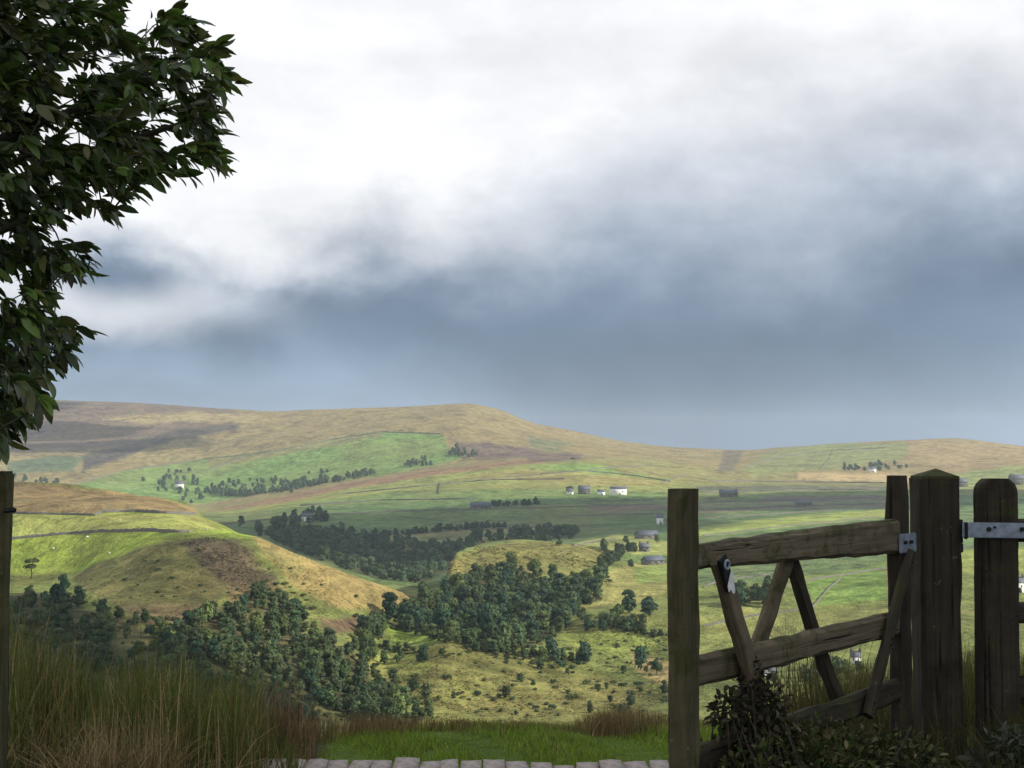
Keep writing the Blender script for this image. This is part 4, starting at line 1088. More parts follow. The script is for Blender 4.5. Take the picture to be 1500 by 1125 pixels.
# ------------------------------------------------------------------ gates and posts
def beam(name, p0, p1, face, h0, h1, th, mat, parent, base, seg=14, ch=.012, seed=0, rough=.0022, top='flat'):
    """a squared timber from p0 to p1; 'face' is its thickness direction, h0/h1 its depth at both ends"""
    p0, p1 = Vector(p0), Vector(p1)
    ax_ = (p1 - p0); L = ax_.length; ax_.normalize()
    fy = (face - ax_ * face.dot(ax_)).normalized(); fz = ax_.cross(fy)
    g = random.Random(seed)
    V, F = [], []
    pr = [(-1, -1), (1, -1), (1, 1), (-1, 1)]
    wob_ = [g.uniform(0, 6.28) for _ in range(4)]
    rows = list(np.linspace(0, 1, seg + 1))
    for t_ in rows:
        h = h0 + (h1 - h0) * t_
        sh = 1.0
        if top == 'round' and t_ > .95: sh = max(.55, math.sqrt(max(0, 1 - ((t_ - .95) / .062) ** 2)))
        if top == 'soft' and t_ > .985: sh = .86
        oy = .003 * math.sin(t_ * 5 + wob_[0]); oz = .003 * math.sin(t_ * 4 + wob_[1])
        for (a, b) in pr:
            for q in (0, 1):
                y = a * th / 2; z = b * h / 2 * sh
                if (a * b > 0) == (q == 0): y -= a * ch
                else: z -= b * ch * sh
                V.append((t_ * L, y + oy + g.gauss(0, rough) * min(1, 14 / seg), z + oz + g.gauss(0, rough) * (.15 if seg > 30 else 1)))
    n = 8
    ring = [0, 1, 2, 3, 4, 5, 6, 7]
    pts2 = [V[k][1:] for k in range(8)]
    ring.sort(key=lambda k: math.atan2(pts2[k][1] / h0, pts2[k][0] / th))
    for i in range(len(rows) - 1):
        for k in range(8):
            a, b = ring[k], ring[(k + 1) % 8]
            F.append((i * n + a, i * n + b, (i + 1) * n + b, (i + 1) * n + a))
    me = bpy.data.meshes.new(name)
    me.from_pydata(V, [], F + [tuple(ring[::-1]), tuple((len(rows) - 1) * n + k for k in ring)])
    me.materials.append(mat)
    M = Matrix.Translation(p0 - base) @ Matrix((ax_, fy, fz)).transposed().to_4x4()
    return obj(name, me, parent, matrix=M)


def plate(name, c, ax_, fy, L, h, th, mat, parent, base, bev=.003):
    bm = bmesh.new(); bmesh.ops.create_cube(bm, size=1)
    for v in bm.verts: v.co = Vector((v.co.x * L, v.co.y * th, v.co.z * h))
    bmesh.ops.bevel(bm, geom=bm.edges[:], offset=bev, segments=2, affect='EDGES')
    me = bpy.data.meshes.new(name); bm.to_mesh(me); bm.free(); me.materials.append(mat)
    ax_ = Vector(ax_).normalized(); fy = Vector(fy); fy = (fy - ax_ * fy.dot(ax_)).normalized(); fz = ax_.cross(fy)
    return obj(name, me, parent, matrix=Matrix.Translation(Vector(c) - base) @ Matrix((ax_, fy, fz)).transposed().to_4x4())


def bolt(c, fy, r, parent, base, mat=M_IRON, L=.016, name='bolt'):
    bm = bmesh.new()
    bmesh.ops.create_cone(bm, cap_ends=True, segments=10, radius1=r, radius2=r * .72, depth=L)
    me = bpy.data.meshes.new(name); bm.to_mesh(me); bm.free(); me.materials.append(mat)
    q = Vector(fy).normalized().to_track_quat('Z', 'Y').to_matrix().to_4x4()
    return obj(name, me, parent, matrix=Matrix.Translation(Vector(c) - base) @ q)


G0 = at(1001, 900, 4.0); G1 = at(1317, 900, 5.10)
G0.z = G1.z = 0
gd = (G1 - G0).normalized(); GL = (G1 - G0).length
gn = Vector((gd.y, -gd.x, 0))                 # towards the viewer's side
def gp(a, z, off=0.0):
    return G0 + gd * a + gn * off + Vector((0, 0, z))
base = Vector((G0.x, G0.y, ground(G0.x, G0.y)))
gate = empty('wooden_gate', base)
tag(gate, 'small weathered wooden gate with slanting braces, standing open left of the pointed post', 'gate')
beam('closing_stile', gp(0, .22), gp(0, 1.342), gn, .086, .086, .064, M_STILE, gate, base, seed=1, top='soft')
beam('hanging_stile', gp(GL, .26), gp(GL, 1.36), gn, .078, .078, .062, M_WOOD_D, gate, base, seed=2, top='soft')
beam('top_rail', gp(.035, 1.143), gp(GL + .035, 1.146), gn, .070, .128, .050, M_WOOD, gate, base, 18, seed=3)
beam('middle_rail', gp(.03, .825), gp(GL - .02, .828), gn, .086, .086, .040, M_WOOD, gate, base, 18, seed=4)
beam('bottom_rail', gp(.03, .565), gp(GL - .02, .60), gn, .080, .080, .040, M_WOOD_D, gate, base, 18, seed=5)
def on_gate(px, z):
    """distance along the gate at which a point of height z is seen at px"""
    best = min((abs(project(*[np.array(q) for q in gp(a, z)])[0] - px), a) for a in np.linspace(-.1, GL + .1, 400))
    return best[1]
def brace(x0, z0, x1, z1, off, seed, h=.062, mat=M_WOOD):
    p0, p1 = gp(on_gate(x0, z0), z0, off), gp(on_gate(x1, z1), z1, off)
    b_ = beam('brace', p0, p1, gn, h, h, .034, mat, gate, base, 10, seed=seed)
    if off > 0:
        for t_ in (.06, .10, .54, .58, .92):
            bolt(p0.lerp(p1, t_) + gn * .018 + gd * random.uniform(-.008, .008), gn, .0045, gate, base, name='nail', L=.006)
brace(1033, 1.135, 1112, .545, .046, 6, .068)
brace(1168, 1.10, 1086, .58, -.039, 7)
brace(1172, 1.10, 1246, .58, -.039, 8, .062, M_WOOD_D)
brace(1318, 1.085, 1252, .555, .042, 9, .046, M_WOOD_D)
hz = 1.118
plate('hinge_strap', gp(GL + .005, hz, .034), gd, gn, .135, .068, .010, M_STEEL, gate, base)
for a in (-.035, .015):
    bolt(gp(GL + a, hz + .004, .042), gn, .008, gate, base)
# catch at the closing end: black iron strap, ring and a splash of white
lp = gp(on_gate(1032, 1.10), 1.10, .072)
lx = (gp(on_gate(1112, .545), .545) - gp(on_gate(1033, 1.135), 1.135)).normalized()
la = plate('latch', lp + lx * .0, lx, gn, .105, .044, .012, M_IRON, gate, base)
V, F = tube([(math.cos(a) * .012, 0, math.sin(a) * .012) for a in np.linspace(0, 2 * math.pi, 15)], [.0045] * 15, 6)
obj('ring', np_mesh('ring', V, F, M_STEEL, smooth=True), gate, matrix=Matrix.Translation(lp + lx * -.028 + gn * .012 - base) @ Matrix((gd, gn, Vector((0, 0, 1)))).transposed().to_4x4())
def splash(c, fy, pts, parent, base_, name='paint_mark'):
    V = [(x, 0, z) for x, z in pts] + [(x, .002, z) for x, z in pts]; n = len(pts)
    F = [tuple(range(n)), tuple(range(2 * n - 1, n - 1, -1))] + [(i, i + n, (i + 1) % n + n, (i + 1) % n) for i in range(n)]
    me = bpy.data.meshes.new(name); me.from_pydata(V, [], F); me.materials.append(M_WHITE)
    return obj(name, me, parent, matrix=Matrix.Translation(c - base_) @ Matrix((gd, fy, Vector((0, 0, 1)))).transposed().to_4x4())
splash(lp + lx * .030 + gn * .0085, gn, [(-.014, -.026), (-.019, -.010), (-.011, .010), (-.002, .030), (.008, .031), (.013, .014), (.015, -.004), (.021, -.022), (.016, -.034), (.006, -.030), (-.002, -.020)], gate, base)

# hanging post with a four-way chamfered top
def square_post(name, cx, Y, half, top_z, label, mat, chamfer=.0, point=0.0, rz=0.0, cat='post'):
    z0 = ground(cx, Y)
    b = Vector((cx, Y, z0))
    e = empty(name, b)
    ob = beam('shaft', b - Vector((0, 0, .35)), Vector((cx, Y, top_z)), Vector((math.sin(rz), -math.cos(rz), 0)), half * 2, half * 2, half * 2, mat, e, b, 18, .014, seed=int(cx * 100))
    if point:
        V = [(-half + .004, -half + .004, 0), (half - .004, -half + .004, 0), (half - .004, half - .004, 0), (-half + .004, half - .004, 0)]
        V = V + [(x, y, .014) for x, y, _ in V] + [(.004, 0, point)]
        F = [(0, 1, 5, 4), (1, 2, 6, 5), (2, 3, 7, 6), (3, 0, 4, 7), (4, 5, 8), (5, 6, 8), (6, 7, 8), (7, 4, 8), (3, 2, 1, 0)]
        me = bpy.data.meshes.new('cap'); me.from_pydata(V, [], F); me.materials.append(M_MOSSY)
        obj('cap', me, e, matrix=Matrix.Translation(Vector((0, 0, top_z - z0 - .006))) @ Matrix.Rotation(rz, 4, 'Z'))
    tag(e, label, cat)
    return e, b
M_MOSSY = mat_wood('mossy_end_grain', (.030, .030, .012), (.075, .075, .028), .16)
pc = at(1370.5, 800, 5.25)
hp, hb = square_post('hanging_post', pc.x, 5.25, .0745, at(1370, 701, 5.18).z, 'thick dark gate post with a mossy pointed top between the two gates', M_WOOD_D, point=.042)
# hinge pin of the right-hand gate on this post
pin = at(1406, 777, 5.20)
V, F = tube([pin + Vector((0, 0, -.045)) - hb, pin + Vector((0, 0, .04)) - hb], [.011, .011], 10)
obj('hinge_pin', np_mesh('hinge_pin', V, F, M_IRON), hp)
plate('pin_block', at(1403, 802, 5.20), (1, 0, 0), (0, -1, 0), .03, .036, .04, M_IRON, hp, hb)

# right-hand gate, runs on out of view
rb = at(1460, 900, 5.22); rb.z = ground(rb.x, rb.y)
rgate = empty('field_gate', rb)
tag(rgate, 'dark field gate with a round-topped stile and long steel strap, right of the pointed post', 'gate')
def rp(px, py, dy=0.0):
    q = at(px, py, 5.22); q.y += dy; return q
fN = Vector((0, -1, 0))
rx0 = rp(1460, 900).x
beam('stile', Vector((rx0, 5.22, rb.z + .02)), Vector((rx0, 5.22, rp(1460, 701).z)), fN, .150, .150, .085, M_WOOD_D, rgate, rb, 60, .020, seed=21, top='round')
EXT = 2.6
for (y0, y1, sd) in ((759, 794, 22), (884, 913, 23), (996, 1032, 24)):
    a = rp(1478, (y0 + y1) / 2, .004); hgt = (y1 - y0) / F_PX * 5.22
    beam('rail', a, a + Vector((EXT, .25, 0)), fN, hgt, hgt, .06, M_WOOD_D, rgate, rb, 16, seed=sd)
far = rp(1478, 900) + Vector((EXT, .25, 0))
beam('stile', Vector((far.x, far.y, ground(far.x, far.y) + .08)), Vector((far.x, far.y, 1.32)), fN, .10, .10, .075, M_WOOD_D, rgate, rb, 12, seed=25)
beam('brace', rp(1490, 1010, .04), Vector((far.x - .1, far.y + .04, 1.12)), fN, .07, .07, .03, M_WOOD_D, rgate, rb, 12, seed=26)
s0, s1 = rp(1403, 775, -.052), rp(1560, 777, -.052)
plate('hinge_strap', (s0 + s1) / 2, s1 - s0, fN, (s1 - s0).length, .056, .009, M_STEEL, rgate, rb)
for px in (1441, 1449, 1489, 1530):
    bolt(rp(px, 774 if px != 1449 else 771, -.060), fN, .0095 if px != 1449 else .005, rgate, rb)
plate('strap_eye', rp(1408, 776, -.052), (0, 0, 1), fN, .062, .012, .022, M_IRON, rgate, rb)

# post at the left-hand edge with its catch pin
lpst = at(-8, 800, 4.6)
le, lb = square_post('gate_post', lpst.x, 4.6, .045, at(0, 694, 4.58).z, 'mossy wooden gate post cut off by the left-hand edge', mat_wood('mossy_post_wood', (.04, .036, .014), (.115, .10, .045), .14), point=.012)
q = at(8, 748, 4.55)
V, F = tube([q - lb, at(19, 747, 4.53) - lb, at(23, 748, 4.53) - lb], [.009, .009, .007], 8)
obj('catch_pin', np_mesh('catch_pin', V, F, M_IRON), le)


# ------------------------------------------------------------------ grasses, rushes and the lawn
def blades(B, H, lean, width, cols, segs=3, curl=.25, g=rng):
    """tapered grass ribbons: B (n,3) feet, H (n) heights, lean (n,2) horizontal travel of the tip"""
    n = len(B)
    a = g.uniform(0, 2 * np.pi, n)
    side = np.stack([np.cos(a), np.sin(a) * .5, np.zeros(n)], -1)
    V = []
    for s in range(segs + 1):
        t_ = s / segs
        c = B.copy()
        c[:, :2] += lean * (t_ ** 1.8)[..., None] if np.ndim(t_) else lean * t_ ** 1.8
        c[:, 2] += H * (t_ - curl * t_ ** 3 * np.clip(np.linalg.norm(lean, axis=1) / (H + 1e-6), 0, 1))
        wd = (width * (1 - t_ * .88))[:, None] * .5
        V += [c - side * wd, c + side * wd]
    V = np.stack(V, 1)
    k = 2 * (segs + 1)
    F = []
    b0 = np.arange(n) * k
    for s in range(segs):
        F.append(np.stack([b0 + 2 * s, b0 + 2 * s + 1, b0 + 2 * s + 3, b0 + 2 * s + 2], -1))
    return V.reshape(-1, 3), np.concatenate(F), np.repeat(cols, k, axis=0)


def patch(n, xr, Yr, hfun, palette, spread, width, keep=None, seed=0, clump_n=0, segs=3, curl=.25):
    """feet spread in px across and metres away; hfun(px, Y) gives the height of growth there"""
    g = np.random.default_rng(seed)
    B, H = [], []
    if clump_n:
        cs = np.stack([g.uniform(*xr, clump_n), g.uniform(*Yr, clump_n)], -1)
    while len(B) < n:
        if clump_n and g.random() < .8:
            c = cs[g.integers(clump_n)]; px, Y = c[0] + g.normal(0, 13), c[1] + g.normal(0, .07)
        else:
            px, Y = g.uniform(*xr), g.uniform(*Yr)
        if keep and not keep(px, Y): continue
        x = (px - 750) / F_PX * Y
        h = hfun(px, Y)
        if h <= 0: continue
        B.append((x, Y, ground(x, Y) - .01)); H.append(h * g.uniform(.55, 1.08))
    B = np.array(B); H = np.array(H)
    an = g.uniform(0, 6.28, n); l = np.abs(g.normal(0, spread, n)) * H
    lean = np.stack([np.cos(an) * l, np.sin(an) * l], -1)
    pal = np.array([p[:3] for p in palette]); wt = np.array([p[3] for p in palette], float); wt /= wt.sum()
    cols = pal[g.choice(len(pal), n, p=wt)] * g.uniform(.6, 1.4, (n, 1))
    return blades(B, H, lean, width * g.uniform(.6, 1.4, n), cols, segs, curl, g)


def stuff(name, vfc, label, cat, mat=M_GRASS):
    V, F, C = vfc
    return tag(obj(name, np_mesh(name, V, F, mat, C)), label, cat, kind='stuff')


def rush_h(px, Y):
    top = np.interp(px, [-200, 0, 40, 90, 150, 200, 260, 330, 370, 400, 430], [880, 890, 885, 920, 945, 935, 945, 945, 970, 1030, 1060])
    z = EYE - (top - HORIZON) / F_PX * Y
    return max(0.0, z - .02) * (1.0 if px < 440 else 0) * (.80 + .42 * float(vnoise(np.array(px / 21.0), np.array(Y * 2.7))))
RUSH = [(0.087, 0.1232, 0.0232, 4.5), (0.145, 0.1812, 0.0377, 3.8), (0.174, 0.116, 0.0493, 1.4), (0.29, 0.2102, 0.087, 1.6), (0.464, 0.3625, 0.174, 0.9)]
stuff('rushes', patch(13000, (-160, 445), (6.0, 8.3), rush_h, RUSH, .21, .006, seed=31, clump_n=85), 'dense dark bed of tall rushes at the lower left', 'rushes')
stuff('bent_stems', patch(900, (-120, 420), (5.7, 7.8), lambda px, Y: .75 * rush_h(px, Y), [(.30, .23, .11, 3), (.22, .15, .07, 2), (.14, .15, .04, 2)], .62, .008, seed=38, segs=5, curl=.55), 'bent straw-coloured stems among the rushes', 'grass')
stuff('rush_stubble', patch(6000, (-160, 390), (4.8, 6.3), lambda px, Y: .22 + .1 * math.sin(px * .05), [(.05, .07, .015, 3), (.09, .06, .03, 2), (.14, .10, .05, 1)], .45, .006, seed=32, clump_n=30),
      'short tangled grass below the rushes', 'grass')
BROWN = [(0.221, 0.1495, 0.065, 4.0), (0.156, 0.104, 0.0494, 3.0), (0.312, 0.2145, 0.117, 2.0), (0.13, 0.13, 0.052, 2.0)]
def fringe_h(px, Y):
    top = np.interp(px, [380, 440, 520, 640, 760, 830, 860, 900, 960, 1000, 1100], [1030, 1040, 1034, 1042, 1046, 1050, 1034, 1024, 1032, 1046, 1040])
    return max(0.03, EYE - (top - HORIZON) / F_PX * Y - ground((px - 750) / F_PX * Y, Y))
stuff('dry_fringe', patch(6000, (400, 1080), (7.5, 8.3), fringe_h, BROWN, .3, .005, seed=33, clump_n=60), 'reddish-brown dry grass fringing the lawn', 'grass')
stuff('lawn', patch(26000, (470, 1100), (6.32, 7.9), lambda px, Y: .045 + .025 * math.sin(px * .03 + Y * 3) if Y < 7.75 else .06, [(.20, .31, .034, 5), (.15, .24, .028, 3), (.27, .33, .06, 2), (.29, .25, .11, .7), (.13, .11, .05, .5)], .55, .006,
      seed=34, keep=lambda px, Y: float(vnoise(np.array(px / 30.0), np.array(Y * 6))) > .16 and Y > 6.37 + (.28 if px < 560 else 0) * max(0, (560 - px) / 90) , segs=2), 'short vivid green lawn between the path and the drop', 'grass')
stuff('path_weeds', patch(3000, (385, 975), (6.0, 6.42), lambda px, Y: .045, [(.08, .13, .02, 3), (.12, .11, .04, 1)], .6, .005, seed=35, clump_n=40, segs=2), 'grass growing in the joints of the path setts', 'grass')
def right_h(px, Y):
    top = np.interp(px, [1100, 1170, 1230, 1290, 1330, 1400, 1430, 1600], [1040, 985, 968, 955, 975, 940, 935, 935])
    return max(0.03, EYE - (top - HORIZON) / F_PX * Y - ground((px - 750) / F_PX * Y, Y))
stuff('rough_grass', patch(6500, (1120, 1640), (5.7, 7.6), right_h, [(.10, .11, .026, 4), (.16, .13, .048, 3), (.25, .20, .10, 1.5), (.07, .085, .02, 2)], .22, .0055, seed=36, clump_n=60), 'rough green and straw grass behind the gates', 'grass')
stuff('bank_grass', patch(5000, (1000, 1640), (3.9, 5.6), lambda px, Y: .16 if px < 1130 else .30, [(.05, .06, .014, 4), (.075, .065, .025, 2), (.13, .10, .045, .6)], .45, .005, seed=37, clump_n=60), 'dark short grass at the foot of the gates', 'grass')


def tuft(name, px, Y, n, h, palette, spread, label, seed, wd=.006):
    g = np.random.default_rng(seed)
    x = (px - 750) / F_PX * Y; z = ground(x, Y)
    B = np.stack([g.normal(0, h * .16, n), g.normal(0, h * .14, n), np.full(n, -.02)], -1)
    H = h * g.uniform(.5, 1.1, n); an = g.uniform(0, 6.28, n); l = np.abs(g.normal(0, spread, n)) * H
    pal = np.array([p[:3] for p in palette])
    V, F, C = blades(B, H, np.stack([np.cos(an) * l, np.sin(an) * l], -1), wd * g.uniform(.6, 1.4, n), pal[g.integers(len(pal), size=n)] * g.uniform(.6, 1.4, (n, 1)), 4, .4, g)
    tag(obj(name, np_mesh(name, V, F, M_GRASS, C), loc=(x, Y, z)), label, 'grass tuft')
STRAW = [(0.36, 0.258, 0.126), (0.264, 0.174, 0.084), (0.444, 0.336, 0.18), (0.168, 0.156, 0.054)]
RED = [(0.228, 0.138, 0.072), (0.324, 0.222, 0.12), (0.156, 0.102, 0.054), (0.144, 0.144, 0.048)]
tuft('grass_tuft', 412, 6.65, 420, .44, RED, .22, 'reddish dry grass tuft at the left end of the stone setts', 51)
tuft('grass_tuft', 150, 5.65, 620, .44, STRAW, .75, 'pale straw tuft flopped over at the bottom left', 52)
tuft('grass_tuft', 225, 5.75, 420, .46, STRAW, .6, 'straw tuft leaning right of the flopped one', 53)
tuft('grass_tuft', 1175, 5.9, 260, .62, [(.13, .11, .04), (.09, .09, .03), (.2, .15, .07)], .25, 'tall olive grass tuft seen under the gate rails', 54)


# ------------------------------------------------------------------ dark bush growing round the gate foot
def leaf_shape(L, wd, fold=.25, droop=.2, rows=5):
    V, F = [], []
    for i in range(rows + 1):
        t_ = i / rows
        hw = wd * .5 * max(.0, math.sin(math.pi * min(1, t_ ** .95 * .98 + .012))) ** .62
        z = -droop * L * t_ * t_
        V += [(t_ * L, -hw, z + fold * hw), (t_ * L, 0, z), (t_ * L, hw, z + fold * hw)]
    for i in range(rows):
        a = 3 * i
        F += [(a, a + 3, a + 4, a + 1), (a + 1, a + 4, a + 5, a + 2)]
    return np.array(V), np.array(F)


def frames(D_, g, up=(0, 0, 1), roll=.5):
    D_ = D_ / np.linalg.norm(D_, axis=1, keepdims=True)
    U = np.tile(np.array(up, float), (len(D_), 1)) + g.normal(0, roll, (len(D_), 3))
    S = np.cross(U, D_); S /= np.linalg.norm(S, axis=1, keepdims=True) + 1e-9
    N = np.cross(D_, S)
    return np.stack([D_, S, N], -1)       # columns: along, side, normal


def leaf_cloud(LV, LF, P, Rm, s, cols):
    n, k = len(P), len(LV)
    V = np.einsum('nij,kj->nki', Rm, LV) * s[:, None, None] + P[:, None, :]
    F = (LF[None] + (np.arange(n) * k)[:, None, None]).reshape(-1, LF.shape[1])
    return V.reshape(-1, 3), F, np.repeat(cols, k, axis=0)


def shrub(name, lobes, n, leafL, leafW, label, cols, seed, stems=26):
    g = np.random.default_rng(seed)
    c0 = np.mean([l[0] for l in lobes], axis=0)
    b = Vector((c0[0], c0[1], ground(c0[0], c0[1])))
    e = empty(name, b)
    tot = sum(l[1] ** 2 for l in lobes)
    P, Dn = [], []
    for c, r, fl in lobes:
        k = int(n * r * r / tot)
        d = rand_dirs(k, g)
        P.append(np.array(c) + d * (r * g.uniform(.35, 1.05, (k, 1))) * np.array([1, 1, fl])); Dn.append(d + g.normal(0, .6, (k, 3)))
    P = np.concatenate(P); Dn = np.concatenate(Dn)
    P[:, 2] = np.maximum(P[:, 2], b.z + .01)
    LV, LF = leaf_shape(leafL, leafW, rows=3)
    pal = np.array(cols)
    C = pal[g.integers(len(pal), size=len(P))] * g.uniform(.6, 1.5, (len(P), 1))
    V, F, Cc = leaf_cloud(LV, LF, P - np.array(b), frames(Dn, g), g.uniform(.6, 1.3, len(P)), C)
    tag(obj('foliage', np_mesh('foliage', V, F, M_DULL, Cc), e), kind='stuff')
    parts = []
    for i in range(stems):
        c, r, fl = lobes[i % len(lobes)]
        tip = np.array(c) + rand_dirs(1, g)[0] * r * g.uniform(.8, 1.35) * np.array([.9, .9, fl]); tip[2] = max(tip[2], c[2])
        f0 = np.array(b) + np.array([(c[0] - b.x) * .8 + g.normal(0, .04), (c[1] - b.y) * .8 + g.normal(0, .04), -.03])
        mid = (f0 + tip) / 2 + g.normal(0, .05, 3)
        parts.append(tube([Vector(f0 - np.array(b)), Vector(mid - np.array(b)), Vector(tip - np.array(b))], [.007, .005, .002], 5))
    Vs, Fs = merge(parts)
    tag(obj('stems', np_mesh('stems', Vs, Fs, M_BARK), e), kind='stuff')
    tag(e, label, 'shrub')
    return e
def lobe(px, py, Y, r, fl=.9):
    return (np.array(at(px, py, Y)), r, fl)
DARKLEAF = [(0.0319, 0.0522, 0.0145), (0.0493, 0.0667, 0.0174), (0.0725, 0.0841, 0.0261), (0.058, 0.0464, 0.0232), (0.1305, 0.116, 0.058)]
shrub('thorny_shrub', [lobe(1105, 1085, 4.25, .11), lobe(1165, 1105, 4.3, .12), lobe(1240, 1110, 4.45, .13), lobe(1310, 1115, 4.6, .12), lobe(1060, 1120, 4.15, .09), lobe(1200, 1145, 4.2, .2),
                       lobe(1300, 1150, 4.4, .2), lobe(1110, 1150, 4.1, .15), lobe(1350, 1130, 4.7, .09), lobe(1385, 1150, 4.75, .10)], 6200, .024, .012,
      'dark small-leaved shrub smothering the bottom of the open gate', DARKLEAF, 61, 150)
shrub('ivy_shoot', [lobe(1100, 1010, 4.22, .055, 1.3), lobe(1120, 1035, 4.22, .075, 1.2), lobe(1100, 985, 4.2, .035, 1.2), lobe(1068, 1040, 4.15, .06)], 900, .024, .014,
      'straggling ivy climbing the left brace of the open gate', [(.05, .045, .028), (.035, .04, .018), (.09, .075, .05)], 62, 20)
shrub('bramble', [lobe(1475, 1095, 4.7, .07), lobe(1490, 1120, 4.7, .09), lobe(1445, 1130, 4.7, .07), lobe(1520, 1110, 4.7, .12)], 800, .032, .018,
      'greyish bramble at the foot of the round-topped stile', [(.04, .05, .03), (.06, .075, .05), (.09, .10, .08)], 63, 20)


# ------------------------------------------------------------------ broadleaf tree at the left edge
TREE_POLY = [(-260, -160), (120, -120), (195, -20), (190, 8), (150, 25), (235, 35), (250, 5), (285, 35), (290, 55), (335, 65), (342, 130), (348, 200), (335, 235), (300, 272), (262, 255), (240, 250), (200, 275), (175, 300),
             (150, 330), (152, 375), (135, 400), (95, 415), (75, 430), (80, 450), (120, 485), (105, 520), (95, 555), (50, 605), (20, 620), (5, 650), (-60, 660), (-260, 500)]
tb = Vector((-2.75, 4.9, 0)); tb.z = ground(tb.x, tb.y)
ltree = empty('leafy_tree', tb)
tag(ltree, 'dark glossy-leaved tree overhanging the top left of the view', 'tree')
g = np.random.default_rng(71)
tw = []
def grow(poly, n, seed):
    gg = random.Random(seed); xs = [p[0] for p in poly]; ys = [p[1] for p in poly]; out = []
    while len(out) < n:
        px, py = gg.uniform(min(xs), max(xs)), gg.uniform(min(ys), max(ys))
        if in_poly(px, py, poly) and float(vnoise(np.array(px / 34.0 + 3), np.array(py / 34.0 + 8))) > .27:
            out.append(at(px, py, 4.75 + gg.uniform(-.75, .75)))
    return out
sprays = grow(TREE_POLY, 1600, 5)
extra = []
gg = random.Random(8)
while len(extra) < 330:                    # the rest of the crown, left of and above the view
    v = Vector((gg.gauss(0, 1), gg.gauss(0, 1), gg.gauss(0, 1))).normalized()
    p = Vector((-2.9, 4.7, 3.0)) + Vector((v.x * 1.35, v.y * 1.5, v.z * 1.5)) * gg.uniform(.5, 1)
    qx, qy = project(*[np.array(c) for c in p])
    if qx < -30 or qy < -30: extra.append(p)
LV, LF = leaf_shape(.070, .025, .3, .22, 5)
center = np.array([-2.5, 4.8, 2.3])
LP, LD = [], []
for p in sprays + extra:
    q = np.array(p)
    out = q - center; out /= np.linalg.norm(out)
    out = out + g.normal(0, .30, 3) + np.array([.25, 0, -.30]); out /= np.linalg.norm(out)
    k = g.integers(6, 10)
    for j in range(k):
        off = j / k
        LP.append(q - out * .055 * (1 - off) + g.normal(0, .006, 3))
        d = out * (.75 + .5 * off) + rand_dirs(1, g)[0] * .62 + np.array([0, 0, -.18]); LD.append(d)
LP = np.array(LP); LD = np.array(LD)
LS = g.uniform(.5, 1.35, len(LP))
LR = frames(LD, g, roll=.55)
pal = np.array([(.050, .095, .018), (.085, .150, .026), (.125, .20, .036), (.060, .090, .022), (.14, .15, .035)])
LC = pal[g.integers(len(pal), size=len(LP))] * g.uniform(.6, 1.4, (len(LP), 1))
lx_, ly_ = project(LP[:, 0], LP[:, 1], LP[:, 2])
edge = np.array([(min(abs(math.hypot(a - px, b - py)) for a, b in TREE_POLY) if 0 < px < 360 and 0 < py < 660 else 1e9) for px, py in zip(lx_, ly_)])
score = np.where((lx_ > 2) & (ly_ > 2) & (ly_ < 700), LP[:, 1] * 40 + edge * .6, 1e9)
near = np.argsort(score)[:300]
rest = np.setdiff1d(np.arange(len(LP)), near)
V, F, C = leaf_cloud(LV, LF, LP[rest] - np.array(tb), LR[rest], LS[rest], LC[rest])
tag(obj('foliage', np_mesh('foliage', V, F, M_LEAF, C, smooth=True), ltree), kind='stuff')
leaf_me = [np_mesh('leaf', LV, LF, M_LEAF, np.tile(c, (len(LV), 1)), smooth=True) for c in pal]
for i in near:
    m3 = Matrix([list(r) for r in LR[i]]).to_4x4()
    obj('leaf', leaf_me[int(i) % len(leaf_me)], ltree, matrix=Matrix.Translation(Vector(LP[i]) - tb) @ m3 @ Matrix.Scale(float(LS[i]), 4))
V, F = tube([(0, 0, -.3), (.02, .0, .7), (-.03, -.02, 1.5), (.05, -.05, 2.3), (.0, 0, 3.3), (.1, .1, 4.2)], [.15, .12, .10, .08, .05, .015], 10)
obj('trunk', np_mesh('trunk', V, F, M_BARK, smooth=True), ltree)
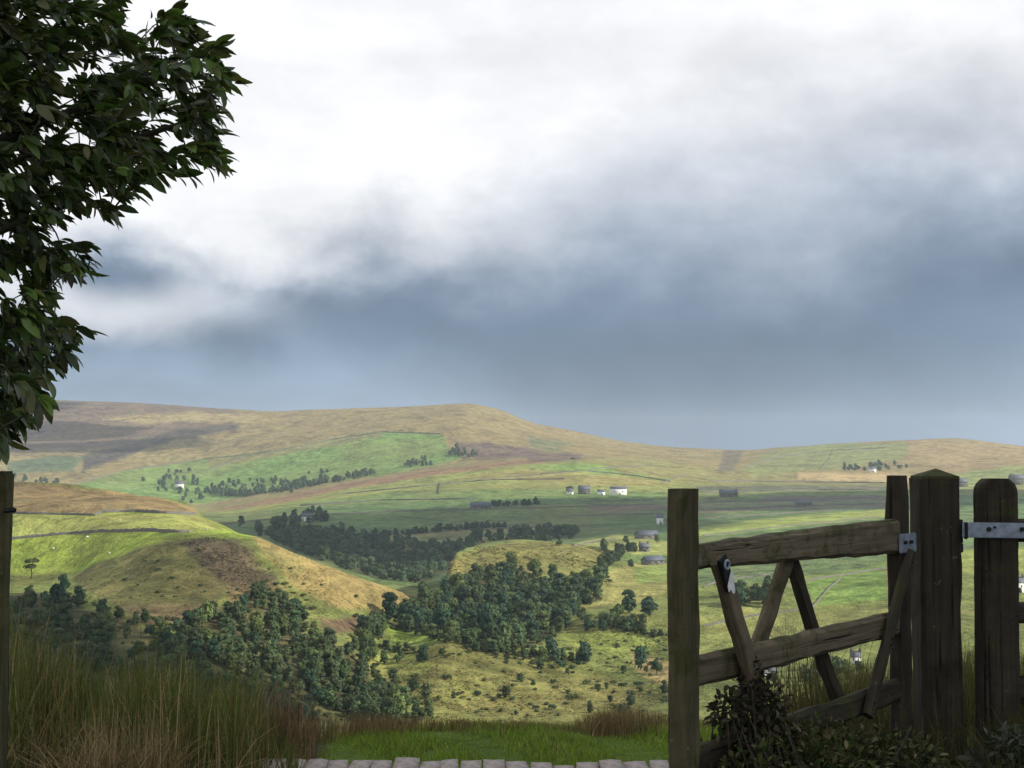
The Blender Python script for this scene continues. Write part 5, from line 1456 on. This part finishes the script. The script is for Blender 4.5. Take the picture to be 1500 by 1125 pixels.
limb_ends = [at(-20, 60, 4.7), at(60, 220, 4.5), at(230, 120, 4.9), at(300, 170, 4.6), at(40, 380, 4.9), at(20, 540, 4.6), at(130, 60, 5.1), at(100, 300, 4.4), Vector((-3.4, 4.2, 3.6)), Vector((-3.2, 5.4, 3.4)), Vector((-2.4, 5.5, 3.8))]
nodes = []
for e_ in limb_ends:
    z0 = max(.7, min(3.2, (e_.z - tb.z) * .72))
    s_ = Vector((0, 0, z0)); d_ = e_ - tb
    m1 = s_.lerp(d_, .4) + Vector((0, 0, .10)); m2 = s_.lerp(d_, .75) + Vector((0, 0, .06))
    V, F = tube([s_, m1, m2, d_], [.045, .028, .016, .006], 7)
    obj('limb', np_mesh('limb', V, F, M_BARK, smooth=True), ltree)
    nodes += [s_.lerp(m1, .5), m1, m1.lerp(m2, .5), m2, m2.lerp(d_, .5), d_]
parts = []
NA = np.array([tuple(n_) for n_ in nodes])
todo = [p - tb for p in sprays + extra]
todo.sort(key=lambda q: float(np.min(np.linalg.norm(NA - np.array(q), axis=1))))
for q in todo:                                   # every spray hangs on the nearest wood already grown
    a = Vector(NA[int(np.argmin(np.linalg.norm(NA - np.array(q), axis=1)))])
    r_ = .0022 + .004 * min(1, (a - q).length)
    parts.append(tube([a, a.lerp(q, .55) + Vector((0, 0, .012)), q], [r_ * 1.3, r_, .0016], 4))
    NA = np.vstack([NA, np.array(q)[None]])
V, F = merge(parts)
tag(obj('twigs', np_mesh('twigs', V, F, M_BARK), ltree), kind='stuff')


# ------------------------------------------------------------------ haze
HV, HF = box_vf(-7200, 7200, -7200, 7200, float(ZG.min()) - 2.0, float(ZG.max()) + 25)
hm = bpy.data.materials.new('haze'); hm.use_nodes = True
h_ = NT(hm.node_tree)
pv = h_.n('ShaderNodeVolumePrincipled')
pv.inputs['Color'].default_value = (.70, .82, 1.0, 1)
pv.inputs['Density'].default_value = 0.000068
pv.inputs['Anisotropy'].default_value = 0.0
ho = h_.n('ShaderNodeOutputMaterial'); h_.link(pv.outputs[0], ho.inputs['Volume'])
haze = obj('haze', np_mesh('haze', HV, HF, hm))
tag(haze, 'thin pale blue haze over the valley', 'haze', kind='stuff')
print('ground z', ZG.min(), ZG.max())
